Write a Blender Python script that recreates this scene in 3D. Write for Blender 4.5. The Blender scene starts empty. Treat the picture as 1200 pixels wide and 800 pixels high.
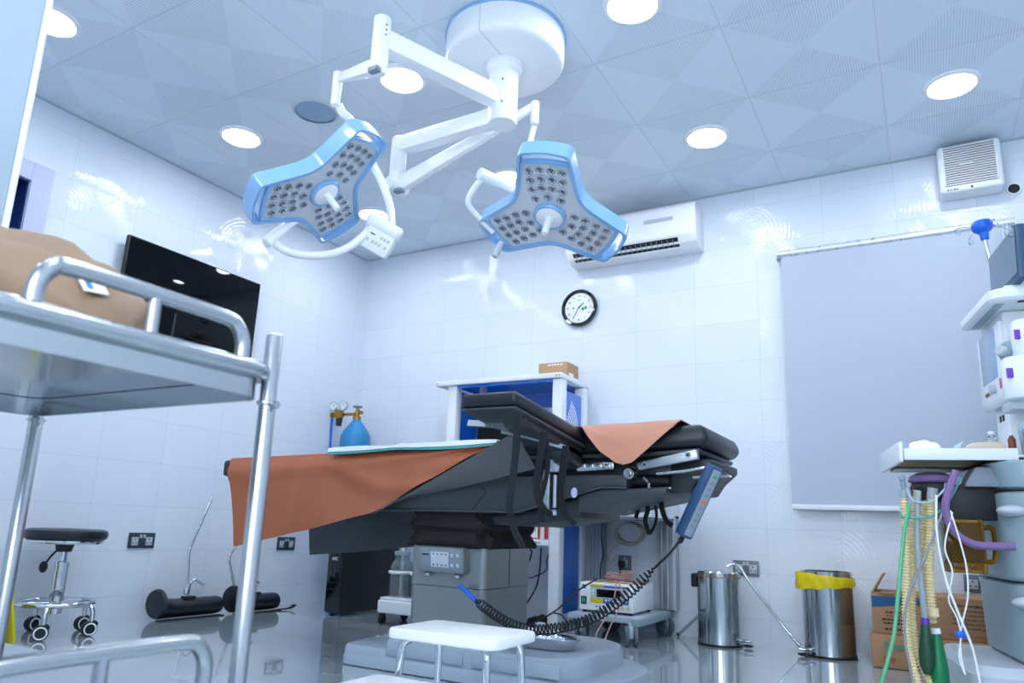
import bpy, bmesh, math, random
from math import sin, cos, pi, radians, sqrt, atan2
from mathutils import Matrix, Vector

random.seed(7)
SC = bpy.context.scene
COL = SC.collection
WM = {}          # object name -> matrix of its frame in the room
H = 2.788        # ceiling height

# ---------------------------------------------------------------- materials
def lin(c):
    return c / 12.92 if c <= 0.04045 else ((c + 0.055) / 1.055) ** 2.4
def hexc(h):
    h = h.lstrip('#')
    return tuple(lin(int(h[i:i + 2], 16) / 255) for i in (0, 2, 4)) + (1,)

def new_mat(name):
    m = bpy.data.materials.new(name); m.use_nodes = True
    nt = m.node_tree
    return m, nt, nt.nodes['Principled BSDF']

def sset(node, **kw):
    for k, v in kw.items():
        node.inputs[k.replace('_', ' ')].default_value = v

def mat(name, color, rough=0.4, metal=0.0, coat=0.0, var=0.06, vscale=18.0, bump=0.0, bscale=60.0, trans=0.0,
        emit=None, estr=0.0, alpha=1.0, ior=1.45, stretch=(1, 1, 1), sheen=0.0, sub=0.0):
    m, nt, b = new_mat(name)
    col = hexc(color) if isinstance(color, str) else tuple(color) + (1,)
    N, L = nt.nodes, nt.links
    b.inputs['Metallic'].default_value = metal
    b.inputs['Coat Weight'].default_value = coat
    b.inputs['Transmission Weight'].default_value = trans
    b.inputs['IOR'].default_value = ior
    b.inputs['Alpha'].default_value = alpha
    if sheen: b.inputs['Sheen Weight'].default_value = sheen
    tc = N.new('ShaderNodeTexCoord'); mp = N.new('ShaderNodeMapping')
    mp.inputs['Scale'].default_value = stretch
    L.new(tc.outputs['Object'], mp.inputs['Vector'])
    nz = N.new('ShaderNodeTexNoise'); nz.inputs['Scale'].default_value = vscale; nz.inputs['Detail'].default_value = 3
    L.new(mp.outputs['Vector'], nz.inputs['Vector'])
    mx = N.new('ShaderNodeMix'); mx.data_type = 'RGBA'
    a = tuple(max(0, c * (1 - var)) for c in col[:3]) + (1,); c2 = tuple(min(1, c * (1 + var)) for c in col[:3]) + (1,)
    mx.inputs[6].default_value = a; mx.inputs[7].default_value = c2
    L.new(nz.outputs['Fac'], mx.inputs[0]); L.new(mx.outputs[2], b.inputs['Base Color'])
    mr = N.new('ShaderNodeMapRange'); mr.inputs['To Min'].default_value = max(0, rough * 0.85); mr.inputs['To Max'].default_value = min(1, rough * 1.15)
    L.new(nz.outputs['Fac'], mr.inputs['Value']); L.new(mr.outputs['Result'], b.inputs['Roughness'])
    if bump:
        nb = N.new('ShaderNodeTexNoise'); nb.inputs['Scale'].default_value = bscale; nb.inputs['Detail'].default_value = 4
        L.new(mp.outputs['Vector'], nb.inputs['Vector'])
        bp = N.new('ShaderNodeBump'); bp.inputs['Strength'].default_value = bump; bp.inputs['Distance'].default_value = 0.01
        L.new(nb.outputs['Fac'], bp.inputs['Height']); L.new(bp.outputs['Normal'], b.inputs['Normal'])
    if emit is not None:
        b.inputs['Emission Color'].default_value = hexc(emit) if isinstance(emit, str) else tuple(emit) + (1,)
        b.inputs['Emission Strength'].default_value = estr
    return m

class NB:
    """small node builder: arithmetic on sockets"""
    def __init__(s, nt): s.nt = nt
    def m(s, op, a, b=None, c=None):
        n = s.nt.nodes.new('ShaderNodeMath'); n.operation = op
        for i, v in enumerate((a, b, c)):
            if v is None: continue
            if isinstance(v, (int, float)): n.inputs[i].default_value = v
            else: s.nt.links.new(v, n.inputs[i])
        return n.outputs[0]

def tile_wall(name, axis, a0, z0, tw=0.397, th=0.2533):
    """white glazed wall tiles with thin joints and embossed wave arcs"""
    m, nt, b = new_mat(name); N, L = nt.nodes, nt.links; q = NB(nt)
    g = N.new('ShaderNodeNewGeometry'); sp = N.new('ShaderNodeSeparateXYZ'); L.new(g.outputs['Position'], sp.inputs[0])
    a = sp.outputs[axis]; z = sp.outputs[2]
    u = q.m('DIVIDE', q.m('SUBTRACT', a, a0), tw); v = q.m('DIVIDE', q.m('SUBTRACT', z, z0), th)
    fu = q.m('FRACT', u); fv = q.m('FRACT', v)
    eu = q.m('MULTIPLY', q.m('MINIMUM', fu, q.m('SUBTRACT', 1.0, fu)), tw)
    ev = q.m('MULTIPLY', q.m('MINIMUM', fv, q.m('SUBTRACT', 1.0, fv)), th)
    e = q.m('MINIMUM', eu, ev)
    joint = q.m('LESS_THAN', e, 0.001)
    # tile-to-tile tone
    cell = N.new('ShaderNodeTexWhiteNoise'); cx = N.new('ShaderNodeCombineXYZ')
    L.new(q.m('FLOOR', u), cx.inputs[0]); L.new(q.m('FLOOR', v), cx.inputs[1]); L.new(cx.outputs[0], cell.inputs['Vector'])
    mx = N.new('ShaderNodeMix'); mx.data_type = 'RGBA'
    mx.inputs[6].default_value = (0.725, 0.785, 0.865, 1); mx.inputs[7].default_value = (0.755, 0.81, 0.885, 1)
    L.new(cell.outputs['Value'], mx.inputs[0])
    mj = N.new('ShaderNodeMix'); mj.data_type = 'RGBA'; mj.inputs[7].default_value = (0.55, 0.62, 0.71, 1)
    L.new(mx.outputs[2], mj.inputs[6]); L.new(joint, mj.inputs[0]); L.new(mj.outputs[2], b.inputs['Base Color'])
    # embossed arcs: two fans per tile
    def fan(cu, cv, per):
        du = q.m('MULTIPLY', q.m('SUBTRACT', fu, cu), tw); dv = q.m('MULTIPLY', q.m('SUBTRACT', fv, cv), th)
        r = q.m('SQRT', q.m('ADD', q.m('MULTIPLY', du, du), q.m('MULTIPLY', dv, dv)))
        return q.m('SINE', q.m('MULTIPLY', r, 2 * pi / per)), r
    s1, r1 = fan(-0.15, 0.25, 0.024); s2, r2 = fan(1.1, -0.1, 0.024)
    pick = q.m('LESS_THAN', q.m('ADD', fu, q.m('MULTIPLY', fv, 0.35)), 0.62)
    w = q.m('ADD', q.m('MULTIPLY', s1, pick), q.m('MULTIPLY', s2, q.m('SUBTRACT', 1.0, pick)))
    # the arcs are pressed into the clear glaze, over a smooth white body
    bp = N.new('ShaderNodeBump'); bp.inputs['Strength'].default_value = 1.0; bp.inputs['Distance'].default_value = 0.00055
    L.new(w, bp.inputs['Height']); L.new(bp.outputs['Normal'], b.inputs['Coat Normal'])
    bq = N.new('ShaderNodeBump'); bq.inputs['Strength'].default_value = 1.0; bq.inputs['Distance'].default_value = 0.00006
    L.new(w, bq.inputs['Height']); L.new(bq.outputs['Normal'], b.inputs['Normal'])
    b.inputs['Coat Weight'].default_value = 0.6; b.inputs['Coat Roughness'].default_value = 0.04; b.inputs['Coat IOR'].default_value = 1.45
    b.inputs['Roughness'].default_value = 0.5; b.inputs['Specular IOR Level'].default_value = 0.2
    return m

def ceiling_mat():
    m, nt, b = new_mat('perforated_ceiling_panel'); N, L = nt.nodes, nt.links; q = NB(nt)
    g = N.new('ShaderNodeNewGeometry'); sp = N.new('ShaderNodeSeparateXYZ'); L.new(g.outputs['Position'], sp.inputs[0])
    u = q.m('DIVIDE', q.m('SUBTRACT', sp.outputs[0], 2.8045), 0.6); v = q.m('DIVIDE', q.m('ADD', sp.outputs[1], 1.642), 0.6)
    fu = q.m('SUBTRACT', q.m('FRACT', u), 0.5); fv = q.m('SUBTRACT', q.m('FRACT', v), 0.5)
    au = q.m('ABSOLUTE', fu); av = q.m('ABSOLUTE', fv)
    perf = q.m('GREATER_THAN', av, au)
    n = 52.0
    du = q.m('SUBTRACT', q.m('FRACT', q.m('MULTIPLY', u, n)), 0.5); dv = q.m('SUBTRACT', q.m('FRACT', q.m('MULTIPLY', v, n)), 0.5)
    r = q.m('SQRT', q.m('ADD', q.m('MULTIPLY', du, du), q.m('MULTIPLY', dv, dv)))
    dot = q.m('MULTIPLY', q.m('LESS_THAN', r, 0.23), perf)
    mxe = q.m('MAXIMUM', au, av)
    seam = q.m('GREATER_THAN', mxe, 0.4975)
    cell = N.new('ShaderNodeTexWhiteNoise'); cx = N.new('ShaderNodeCombineXYZ')
    L.new(q.m('FLOOR', u), cx.inputs[0]); L.new(q.m('FLOOR', v), cx.inputs[1]); L.new(cx.outputs[0], cell.inputs['Vector'])
    mx = N.new('ShaderNodeMix'); mx.data_type = 'RGBA'
    mx.inputs[6].default_value = (0.67, 0.76, 0.845, 1); mx.inputs[7].default_value = (0.72, 0.805, 0.88, 1)
    L.new(cell.outputs['Value'], mx.inputs[0])
    md = N.new('ShaderNodeMix'); md.data_type = 'RGBA'; md.inputs[7].default_value = (0.38, 0.45, 0.53, 1)
    L.new(mx.outputs[2], md.inputs[6]); L.new(dot, md.inputs[0])
    ms = N.new('ShaderNodeMix'); ms.data_type = 'RGBA'; ms.inputs[7].default_value = (0.5, 0.57, 0.65, 1)
    L.new(md.outputs[2], ms.inputs[6]); L.new(seam, ms.inputs[0]); L.new(ms.outputs[2], b.inputs['Base Color'])
    edge = q.m('MINIMUM', q.m('MULTIPLY', q.m('SUBTRACT', 0.5, mxe), 60.0), 1.0)
    bp = N.new('ShaderNodeBump'); bp.inputs['Strength'].default_value = 0.5; bp.inputs['Distance'].default_value = 0.003
    L.new(edge, bp.inputs['Height']); L.new(bp.outputs['Normal'], b.inputs['Normal'])
    b.inputs['Roughness'].default_value = 0.38; b.inputs['Specular IOR Level'].default_value = 0.6
    return m

def floor_mat():
    m, nt, b = new_mat('polished_floor_tile'); N, L = nt.nodes, nt.links; q = NB(nt)
    g = N.new('ShaderNodeNewGeometry'); sp = N.new('ShaderNodeSeparateXYZ'); L.new(g.outputs['Position'], sp.inputs[0])
    u = q.m('DIVIDE', q.m('SUBTRACT', sp.outputs[0], 3.31), 0.6); v = q.m('DIVIDE', q.m('ADD', sp.outputs[1], 0.87), 0.6)
    fu = q.m('ABSOLUTE', q.m('SUBTRACT', q.m('FRACT', u), 0.5)); fv = q.m('ABSOLUTE', q.m('SUBTRACT', q.m('FRACT', v), 0.5))
    seam = q.m('GREATER_THAN', q.m('MAXIMUM', fu, fv), 0.4972)
    nz = N.new('ShaderNodeTexNoise'); nz.inputs['Scale'].default_value = 3.0; nz.inputs['Detail'].default_value = 5
    L.new(g.outputs['Position'], nz.inputs['Vector'])
    mx = N.new('ShaderNodeMix'); mx.data_type = 'RGBA'
    mx.inputs[6].default_value = (0.41, 0.50, 0.555, 1); mx.inputs[7].default_value = (0.47, 0.555, 0.605, 1)
    L.new(nz.outputs['Fac'], mx.inputs[0])
    ms = N.new('ShaderNodeMix'); ms.data_type = 'RGBA'; ms.inputs[7].default_value = (0.22, 0.25, 0.27, 1)
    L.new(mx.outputs[2], ms.inputs[6]); L.new(seam, ms.inputs[0]); L.new(ms.outputs[2], b.inputs['Base Color'])
    b.inputs['Roughness'].default_value = 0.12; b.inputs['Specular IOR Level'].default_value = 0.6
    b.inputs['Coat Weight'].default_value = 1.0; b.inputs['Coat Roughness'].default_value = 0.02; b.inputs['Coat IOR'].default_value = 1.55
    return m

M = {}
M['wall_back'] = tile_wall('glazed_tile_back', 0, 3.217, 1.651)
M['wall_left'] = tile_wall('glazed_tile_side', 1, -2.084, 1.651)
M['ceiling'] = ceiling_mat(); M['floor'] = floor_mat()
M['white'] = mat('white_enamel', '#f1f4f7', 0.3, coat=0.2, var=0.015)
M['white_plastic'] = mat('white_plastic', '#eaf0f5', 0.4, var=0.02)
M['white_matte'] = mat('white_powder_coat', '#e6ecf2', 0.5, var=0.02)
M['light_grey'] = mat('light_grey_plastic', '#b9c3cc', 0.42, var=0.03)
M['mid_grey'] = mat('mid_grey_paint', '#7f8b96', 0.45, var=0.04)
M['lamp_blue'] = mat('translucent_blue_rim', '#86b6e4', 0.22, coat=0.4, var=0.04)
M['lamp_face'] = mat('pale_grey_lens_panel', '#cbd3dc', 0.25, coat=0.3, var=0.03)
M['led'] = mat('led_reflector', '#bcc7d2', 0.14, metal=0.7, var=0.25, vscale=160)
M['led_dark'] = mat('led_reflector_shade', '#7d8a97', 0.12, metal=0.8, var=0.2)
M['chrome'] = mat('chrome', '#d5dbe0', 0.08, metal=1.0, var=0.02)
M['steel'] = mat('brushed_stainless', '#b7bcc0', 0.24, metal=1.0, var=0.08, vscale=40, stretch=(1, 1, 12), bump=0.02)
M['steel_sheet'] = mat('stainless_sheet', '#bcc2c5', 0.14, metal=1.0, var=0.05, vscale=6, bump=0.015, bscale=9)
M['alu'] = mat('anodised_aluminium', '#aab3ba', 0.35, metal=0.85, var=0.04)
M['leather'] = mat('black_vinyl', '#151b22', 0.36, var=0.25, vscale=30, bump=0.06, bscale=220)
M['black'] = mat('black_plastic', '#14171b', 0.45, var=0.15)
M['black_gloss'] = mat('black_gloss', '#07090c', 0.08, coat=0.5, var=0.1)
M['screen'] = mat('dark_screen_glass', '#04070c', 0.05, var=0.1, ior=1.28)
M['screen_blue'] = mat('blue_tinted_screen', '#35586f', 0.06, coat=0.6, var=0.1)
M['monitor_frame'] = mat('dark_blue_monitor_frame', '#33526e', 0.35, var=0.05)
M['rubber'] = mat('black_rubber', '#181a1d', 0.7, var=0.2)
M['strap'] = mat('black_webbing', '#12161b', 0.75, var=0.3, vscale=200, bump=0.2, bscale=400)
M['bellows'] = mat('black_cloth_bellows', '#0c0e10', 0.8, var=0.3, bump=0.25, bscale=26)
M['shell'] = mat('dark_grey_table_shell', '#373d43', 0.42, var=0.05, vscale=8)
M['shell_dark'] = mat('charcoal_shell', '#2a2e32', 0.45, var=0.08)
M['under'] = mat('dark_grey_base_plate', '#33383d', 0.4, var=0.08)
M['column'] = mat('satin_steel_column', '#868d8f', 0.3, metal=0.6, var=0.01, vscale=2)
M['base_paint'] = mat('silver_blue_paint', '#a3b1bf', 0.3, metal=0.0, var=0.02)
M['orange'] = mat('orange_rubber_sheet', '#a9603e', 0.36, var=0.08, vscale=5, bump=0.22, bscale=6)
M['peach'] = mat('lit_orange_rubber_sheet', '#c2866d', 0.36, var=0.06, vscale=5, bump=0.15, bscale=8)  # orange sheet again, its lamp-lit paleness put into the colour
M['sheet_back'] = mat('grey_rubber_reverse', '#4c4f52', 0.55, var=0.06, bump=0.05, bscale=10)
M['pad_white'] = mat('white_disposable_pad', '#e4ebea', 0.7, var=0.02, bump=0.1, bscale=40)
M['teal'] = mat('teal_pad_backing', '#4f9a9c', 0.6, var=0.05)
M['remote'] = mat('blue_hand_control', '#2b4a72', 0.35, var=0.05)
M['remote_face'] = mat('grey_keypad', '#8b97a3', 0.4, var=0.04)
M['orange_btn'] = mat('orange_button', '#e2703a', 0.4); M['green_btn'] = mat('green_button', '#2aa07a', 0.4)
M['blue'] = mat('bright_blue_plastic', '#1463d6', 0.32, var=0.05)
M['blue_panel'] = mat('blue_acrylic_panel', '#1767cf', 0.12, coat=0.6, var=0.06)
M['cyl_blue'] = mat('blue_cylinder_paint', '#2a86bd', 0.4, var=0.14, vscale=14, bump=0.06, bscale=22)
M['brass'] = mat('brass', '#b48a3c', 0.25, metal=1.0, var=0.08)
M['glass'] = mat('clear_glass', '#ffffff', 0.02, trans=1.0, ior=1.45, var=0.0)
M['clear'] = mat('clear_plastic', '#e6f2f8', 0.12, trans=0.85, ior=1.35, var=0.02)
M['frost'] = mat('frosted_screen_sheet', '#cfe2f0', 0.35, trans=0.35, ior=1.3, var=0.03, vscale=3)
M['blind'] = mat('grey_blind_fabric', '#b8c1d0', 0.85, var=0.025, vscale=90, bump=0.08, bscale=500)
M['dial'] = mat('white_dial', '#eef3f6', 0.4, var=0.01)
M['ink'] = mat('dark_ink', '#1b222b', 0.6); M['green_ink'] = mat('green_ink', '#1f8f74', 0.6)
M['red_ink'] = mat('red_ink', '#b2383a', 0.6); M['blue_ink'] = mat('blue_ink', '#2d6fb0', 0.6)
M['white_ink'] = mat('white_ink', '#e8edf0', 0.5)
M['socket'] = mat('steel_socket_plate', '#757b82', 0.4, metal=0.55, var=0.06)
M['socket_dark'] = mat('dark_socket_plate', '#3f4a55', 0.4, metal=0.4, var=0.06)
M['carton'] = mat('brown_cardboard', '#a97f5e', 0.8, var=0.07, vscale=12, bump=0.04, bscale=90)
M['carton_light'] = mat('pale_cardboard', '#b48f6c', 0.8, var=0.06, vscale=12)
M['carton_blue'] = mat('blue_print', '#245a86', 0.7)
M['kraft'] = mat('brown_wrap_cloth', '#917963', 0.8, var=0.1, vscale=6, bump=0.35, bscale=11)
M['yellow'] = mat('yellow_plastic_bag', '#d9c312', 0.35, var=0.12, vscale=20, bump=0.3, bscale=30)
M['amber'] = mat('amber_absorber_plastic', '#c08a22', 0.08, trans=0.85, ior=1.3, var=0.1, vscale=60)
M['granules'] = mat('absorber_granules', '#7d642c', 0.8, var=0.5, vscale=150, bump=0.5, bscale=160)
M['hose'] = mat('beige_corrugated_hose', '#ecdcab', 0.4, trans=0.0, var=0.06)
M['hose_clear'] = mat('milky_hose', '#b9c6cc', 0.3, trans=0.3, var=0.05)
M['tube_green'] = mat('green_tubing', '#5fc58e', 0.3, trans=0.2, var=0.05)
M['tube_teal'] = mat('teal_tubing', '#58b3b5', 0.3, trans=0.2, var=0.05)
M['bag_green'] = mat('green_breathing_bag', '#0f7a4a', 0.35, var=0.1, vscale=9)
M['bag_dark'] = mat('dark_green_bag', '#1d4a34', 0.4, var=0.1)
M['purple'] = mat('purple_hose', '#7d6292', 0.4, var=0.05)
M['violet'] = mat('violet_tag', '#6a35b5', 0.4)
M['pink'] = mat('pink_tag', '#d0447a', 0.4)
M['machine_grey'] = mat('blue_grey_machine_panel', '#8fa4ad', 0.4, var=0.03)
M['wheel_grey'] = mat('slate_wheel', '#566874', 0.5, var=0.05)
M['machine_white'] = mat('machine_white', '#e2e9ee', 0.35, var=0.015)
M['lcd'] = mat('pale_lcd', '#93aecb', 0.15, coat=0.5, var=0.05)
M['inlay'] = mat('brown_grille_inlay', '#85756f', 0.7, var=0.1)  # brown-grey sheet between the fan slats
M['tube_white'] = mat('pale_metal_tube', '#dfe5ea', 0.28, metal=0.5, var=0.02)
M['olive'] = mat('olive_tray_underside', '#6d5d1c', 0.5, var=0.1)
M['cotton'] = mat('white_gauze', '#f2f3f4', 0.9, var=0.02, bump=0.3, bscale=60)
M['beige'] = mat('beige_pad', '#cdb9a8', 0.8, var=0.05, bump=0.1, bscale=50)
M['film'] = mat('pale_blue_film', '#bcd6e8', 0.3, trans=0.25, var=0.05)
M['brown_glass'] = mat('brown_bottle', '#7a3f22', 0.2, var=0.1)
M['lilac'] = mat('lilac_frame_paint', '#c3c8ec', 0.45, var=0.02)
M['deep_blue'] = mat('deep_blue_liner', '#0b2a66', 0.5, var=0.2)
M['cream'] = mat('cream_plastic', '#d8d2bd', 0.5)
M['pink_cord'] = mat('pink_cord', '#c99b93', 0.5); M['grey_cord'] = mat('grey_cord', '#8c9197', 0.5)
M['blue_cord'] = mat('blue_cord', '#1a3f9b', 0.45); M['beige_cord'] = mat('beige_cord', '#a9a296', 0.5)
M['lamp_glow'] = mat('lit_diffuser', '#ffffff', 0.5, var=0.0, emit=(0.865, 0.925, 1.0), estr=65.0)
M['speaker'] = mat('blue_grey_speaker_mesh', '#8fa9c4', 0.55, var=0.05)
M['tagw'] = M['white_ink']

# ---------------------------------------------------------------- mesh building
def catmull(pts, res=6, closed=False):
    P = [Vector(p) for p in pts]; n = len(P)
    if n < 3: return P
    out = []
    rng = n if closed else n - 1
    for i in range(rng):
        p1, p2 = P[i], P[(i + 1) % n]
        p0 = P[i - 1] if (closed or i > 0) else p1 * 2 - p2
        p3 = P[(i + 2) % n] if (closed or i + 2 < n) else p2 * 2 - p1
        for k in range(res):
            t = k / res
            out.append(0.5 * ((2 * p1) + (p2 - p0) * t + (2 * p0 - 5 * p1 + 4 * p2 - p3) * t * t + (3 * p1 - p0 - 3 * p2 + p3) * t ** 3))
    if not closed: out.append(P[-1])
    return out

def arcpts(c, r, a0, a1, n, ex, ey):
    c, ex, ey = Vector(c), Vector(ex), Vector(ey)
    return [c + ex * (r * cos(a0 + (a1 - a0) * i / n)) + ey * (r * sin(a0 + (a1 - a0) * i / n)) for i in range(n + 1)]

class MB:
    def __init__(s, T=None):
        s.v, s.f, s.m = [], [], []
        s.T = T
    def add(s, vs, fs, mat=0, T=None):
        b = len(s.v); X = s.T
        if T is not None: X = T if X is None else X @ T
        s.v += [tuple(X @ Vector(p)) if X is not None else tuple(p) for p in vs]
        s.f += [tuple(b + i for i in f) for f in fs]; s.m += [mat] * len(fs)
        return s
    def bm(s, bm, mat=0, T=None):
        bm.verts.index_update()
        s.add([v.co.copy() for v in bm.verts], [[v.index for v in f.verts] for f in bm.faces], mat, T); bm.free(); return s
    def box(s, c, d, bev=0.0, mat=0, T=None, seg=2):
        bm = bmesh.new(); bmesh.ops.create_cube(bm, size=1)
        for v in bm.verts: v.co = Vector((v.co.x * d[0], v.co.y * d[1], v.co.z * d[2]))
        if bev: bmesh.ops.bevel(bm, geom=list(bm.edges), offset=min(bev, min(d) * 0.49), segments=seg, profile=0.5, affect='EDGES')
        for v in bm.verts: v.co += Vector(c)
        return s.bm(bm, mat, T)
    def bx(s, x0, x1, y0, y1, z0, z1, bev=0.0, mat=0, T=None, seg=2):
        return s.box(((x0 + x1) / 2, (y0 + y1) / 2, (z0 + z1) / 2), (abs(x1 - x0), abs(y1 - y0), abs(z1 - z0)), bev, mat, T, seg)
    def prism(s, poly, h0, h1, plane='XZ', bev=0.0, mat=0, T=None, seg=2):
        """extrude a 2D polygon; plane XZ extrudes along Y, XY along Z, YZ along X"""
        def P(a, b, h): return {'XZ': (a, h, b), 'XY': (a, b, h), 'YZ': (h, a, b)}[plane]
        bm = bmesh.new()
        v0 = [bm.verts.new(P(a, b, h0)) for a, b in poly]; v1 = [bm.verts.new(P(a, b, h1)) for a, b in poly]
        bm.faces.new(v0); bm.faces.new(v1[::-1]); n = len(poly)
        for i in range(n): bm.faces.new((v0[i], v1[i], v1[(i + 1) % n], v0[(i + 1) % n]))
        bmesh.ops.recalc_face_normals(bm, faces=list(bm.faces))
        if bev: bmesh.ops.bevel(bm, geom=list(bm.edges), offset=bev, segments=seg, profile=0.5, affect='EDGES')
        return s.bm(bm, mat, T)
    def lathe(s, prof, o=(0, 0, 0), ax=(0, 0, 1), n=28, mat=0, T=None):
        a = Vector(ax).normalized(); e = Vector((1, 0, 0)) if abs(a.x) < 0.9 else Vector((0, 1, 0))
        ex = (e - a * e.dot(a)).normalized(); ey = a.cross(ex); o = Vector(o)
        vs, fs, rings = [], [], []
        for r, z in prof:
            if r < 1e-6: rings.append([len(vs)]); vs.append(o + a * z)
            else:
                rings.append(list(range(len(vs), len(vs) + n)))
                vs += [o + a * z + ex * (r * cos(2 * pi * i / n)) + ey * (r * sin(2 * pi * i / n)) for i in range(n)]
        for A, B in zip(rings, rings[1:]):
            if len(A) == 1 and len(B) == 1: continue
            for i in range(n):
                j = (i + 1) % n
                if len(A) == 1: fs.append((A[0], B[j], B[i]))
                elif len(B) == 1: fs.append((A[i], A[j], B[0]))
                else: fs.append((A[i], A[j], B[j], B[i]))
        return s.add(vs, fs, mat, T)
    def cyl(s, p0, p1, r0, r1=None, n=18, bev=0.0, mat=0, T=None):
        p0, p1 = Vector(p0), Vector(p1); r1 = r0 if r1 is None else r1; L = (p1 - p0).length
        if bev: pr = [(0, 0), (r0 - bev, 0), (r0, bev), (r1, L - bev), (r1 - bev, L), (0, L)]
        else: pr = [(0, 0), (r0, 0), (r1, L), (0, L)]
        return s.lathe(pr, p0, p1 - p0, n, mat, T)
    def tube(s, pts, r, n=10, res=5, closed=False, smooth=True, mat=0, T=None, rads=None):
        P = catmull(pts, res, closed) if smooth else [Vector(p) for p in pts]
        N = len(P)
        if rads is not None:
            k = len(rads); RR = []
            for i in range(N):
                t = i / (N - 1) * (k - 1); j = min(int(t), k - 2); RR.append(rads[j] * (1 - (t - j)) + rads[j + 1] * (t - j))
        else: RR = [r] * N
        vs, fs = [], []; prev = None
        for i in range(N):
            if closed: t = P[(i + 1) % N] - P[i - 1]
            else: t = P[min(i + 1, N - 1)] - P[max(i - 1, 0)]
            t = t.normalized() if t.length > 1e-9 else Vector((0, 0, 1))
            if prev is None:
                e = Vector((0, 0, 1)) if abs(t.z) < 0.9 else Vector((1, 0, 0)); ex = (e - t * e.dot(t)).normalized()
            else:
                ex = prev - t * prev.dot(t); ex = ex.normalized() if ex.length > 1e-6 else prev
            prev = ex; ey = t.cross(ex)
            vs += [P[i] + ex * (RR[i] * cos(2 * pi * k / n)) + ey * (RR[i] * sin(2 * pi * k / n)) for k in range(n)]
        for i in range(N if closed else N - 1):
            a, b = i * n, ((i + 1) % N) * n
            for k in range(n): fs.append((a + k, a + (k + 1) % n, b + (k + 1) % n, b + k))
        if not closed:
            fs.append(tuple(range(n))[::-1]); fs.append(tuple((N - 1) * n + k for k in range(n)))
        return s.add(vs, fs, mat, T)
    def ribbon(s, pts, side, w, t=0.003, res=6, mat=0, T=None, smooth=True):
        """flat strap: rectangular section swept along points, wide along `side` (one vector or one per point)"""
        P = catmull(pts, res) if smooth else [Vector(p) for p in pts]; N = len(P); vs, fs = [], []
        for i in range(N):
            tg = (P[min(i + 1, N - 1)] - P[max(i - 1, 0)]).normalized()
            sd = Vector(side); sd = (sd - tg * sd.dot(tg)).normalized(); nn = tg.cross(sd)
            vs += [P[i] + sd * (w / 2) + nn * (t / 2), P[i] - sd * (w / 2) + nn * (t / 2), P[i] - sd * (w / 2) - nn * (t / 2), P[i] + sd * (w / 2) - nn * (t / 2)]
        for i in range(N - 1):
            a, b = 4 * i, 4 * i + 4
            for k in range(4): fs.append((a + k, a + (k + 1) % 4, b + (k + 1) % 4, b + k))
        fs.append((3, 2, 1, 0)); e = 4 * (N - 1); fs.append((e, e + 1, e + 2, e + 3))
        return s.add(vs, fs, mat, T)
    def sphere(s, c, r, n=16, k=10, mat=0, T=None):
        r = (r, r, r) if isinstance(r, (int, float)) else r; c = Vector(c); vs, fs = [c + Vector((0, 0, r[2]))], []
        for i in range(1, k):
            a = pi * i / k
            vs += [c + Vector((r[0] * sin(a) * cos(2 * pi * j / n), r[1] * sin(a) * sin(2 * pi * j / n), r[2] * cos(a))) for j in range(n)]
        vs.append(c - Vector((0, 0, r[2]))); last = len(vs) - 1
        for j in range(n):
            fs.append((0, 1 + j, 1 + (j + 1) % n)); fs.append((last, 1 + (k - 2) * n + (j + 1) % n, 1 + (k - 2) * n + j))
            for i in range(k - 2):
                a, b = 1 + i * n, 1 + (i + 1) * n
                fs.append((a + j, b + j, b + (j + 1) % n, a + (j + 1) % n))
        return s.add(vs, fs, mat, T)
    def torus(s, c, R, r, ax=(0, 0, 1), n=40, k=10, mat=0, T=None):
        a = Vector(ax).normalized(); e = Vector((1, 0, 0)) if abs(a.x) < 0.9 else Vector((0, 1, 0))
        ex = (e - a * e.dot(a)).normalized(); ey = a.cross(ex)
        return s.tube(arcpts(c, R, 0, 2 * pi * (n - 1) / n, n - 1, ex, ey), r, n=k, closed=True, smooth=False, mat=mat, T=T)
    def sheet(s, grid, t=0.003, mat=0, back=None, T=None):
        """thick cloth from a grid of points: front layer in `mat`, reverse and edges in `back`"""
        back = mat if back is None else back
        nu, nv = len(grid), len(grid[0]); G = [[Vector(p) for p in r] for r in grid]
        nrm = []
        for i in range(nu):
            row = []
            for j in range(nv):
                a = G[min(i + 1, nu - 1)][j] - G[max(i - 1, 0)][j]; b = G[i][min(j + 1, nv - 1)] - G[i][max(j - 1, 0)]
                n = a.cross(b); row.append(n.normalized() if n.length > 1e-9 else Vector((0, 0, 1)))
            nrm.append(row)
        top = [G[i][j] + nrm[i][j] * (t / 2) for i in range(nu) for j in range(nv)]
        bot = [G[i][j] - nrm[i][j] * (t / 2) for i in range(nu) for j in range(nv)]
        q = lambda i, j: i * nv + j
        f1 = [(q(i, j), q(i + 1, j), q(i + 1, j + 1), q(i, j + 1)) for i in range(nu - 1) for j in range(nv - 1)]
        s.add(top, f1, mat, T); s.add(bot, [f[::-1] for f in f1], back, T)
        rim = [(i, 0) for i in range(nu)] + [(nu - 1, j) for j in range(1, nv)] + [(i, nv - 1) for i in range(nu - 2, -1, -1)] + [(0, j) for j in range(nv - 2, 0, -1)]
        vs = [top[q(*r)] for r in rim] + [bot[q(*r)] for r in rim]; n = len(rim)
        return s.add(vs, [(k, n + k, n + (k + 1) % n, (k + 1) % n) for k in range(n)], back, T)
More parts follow.
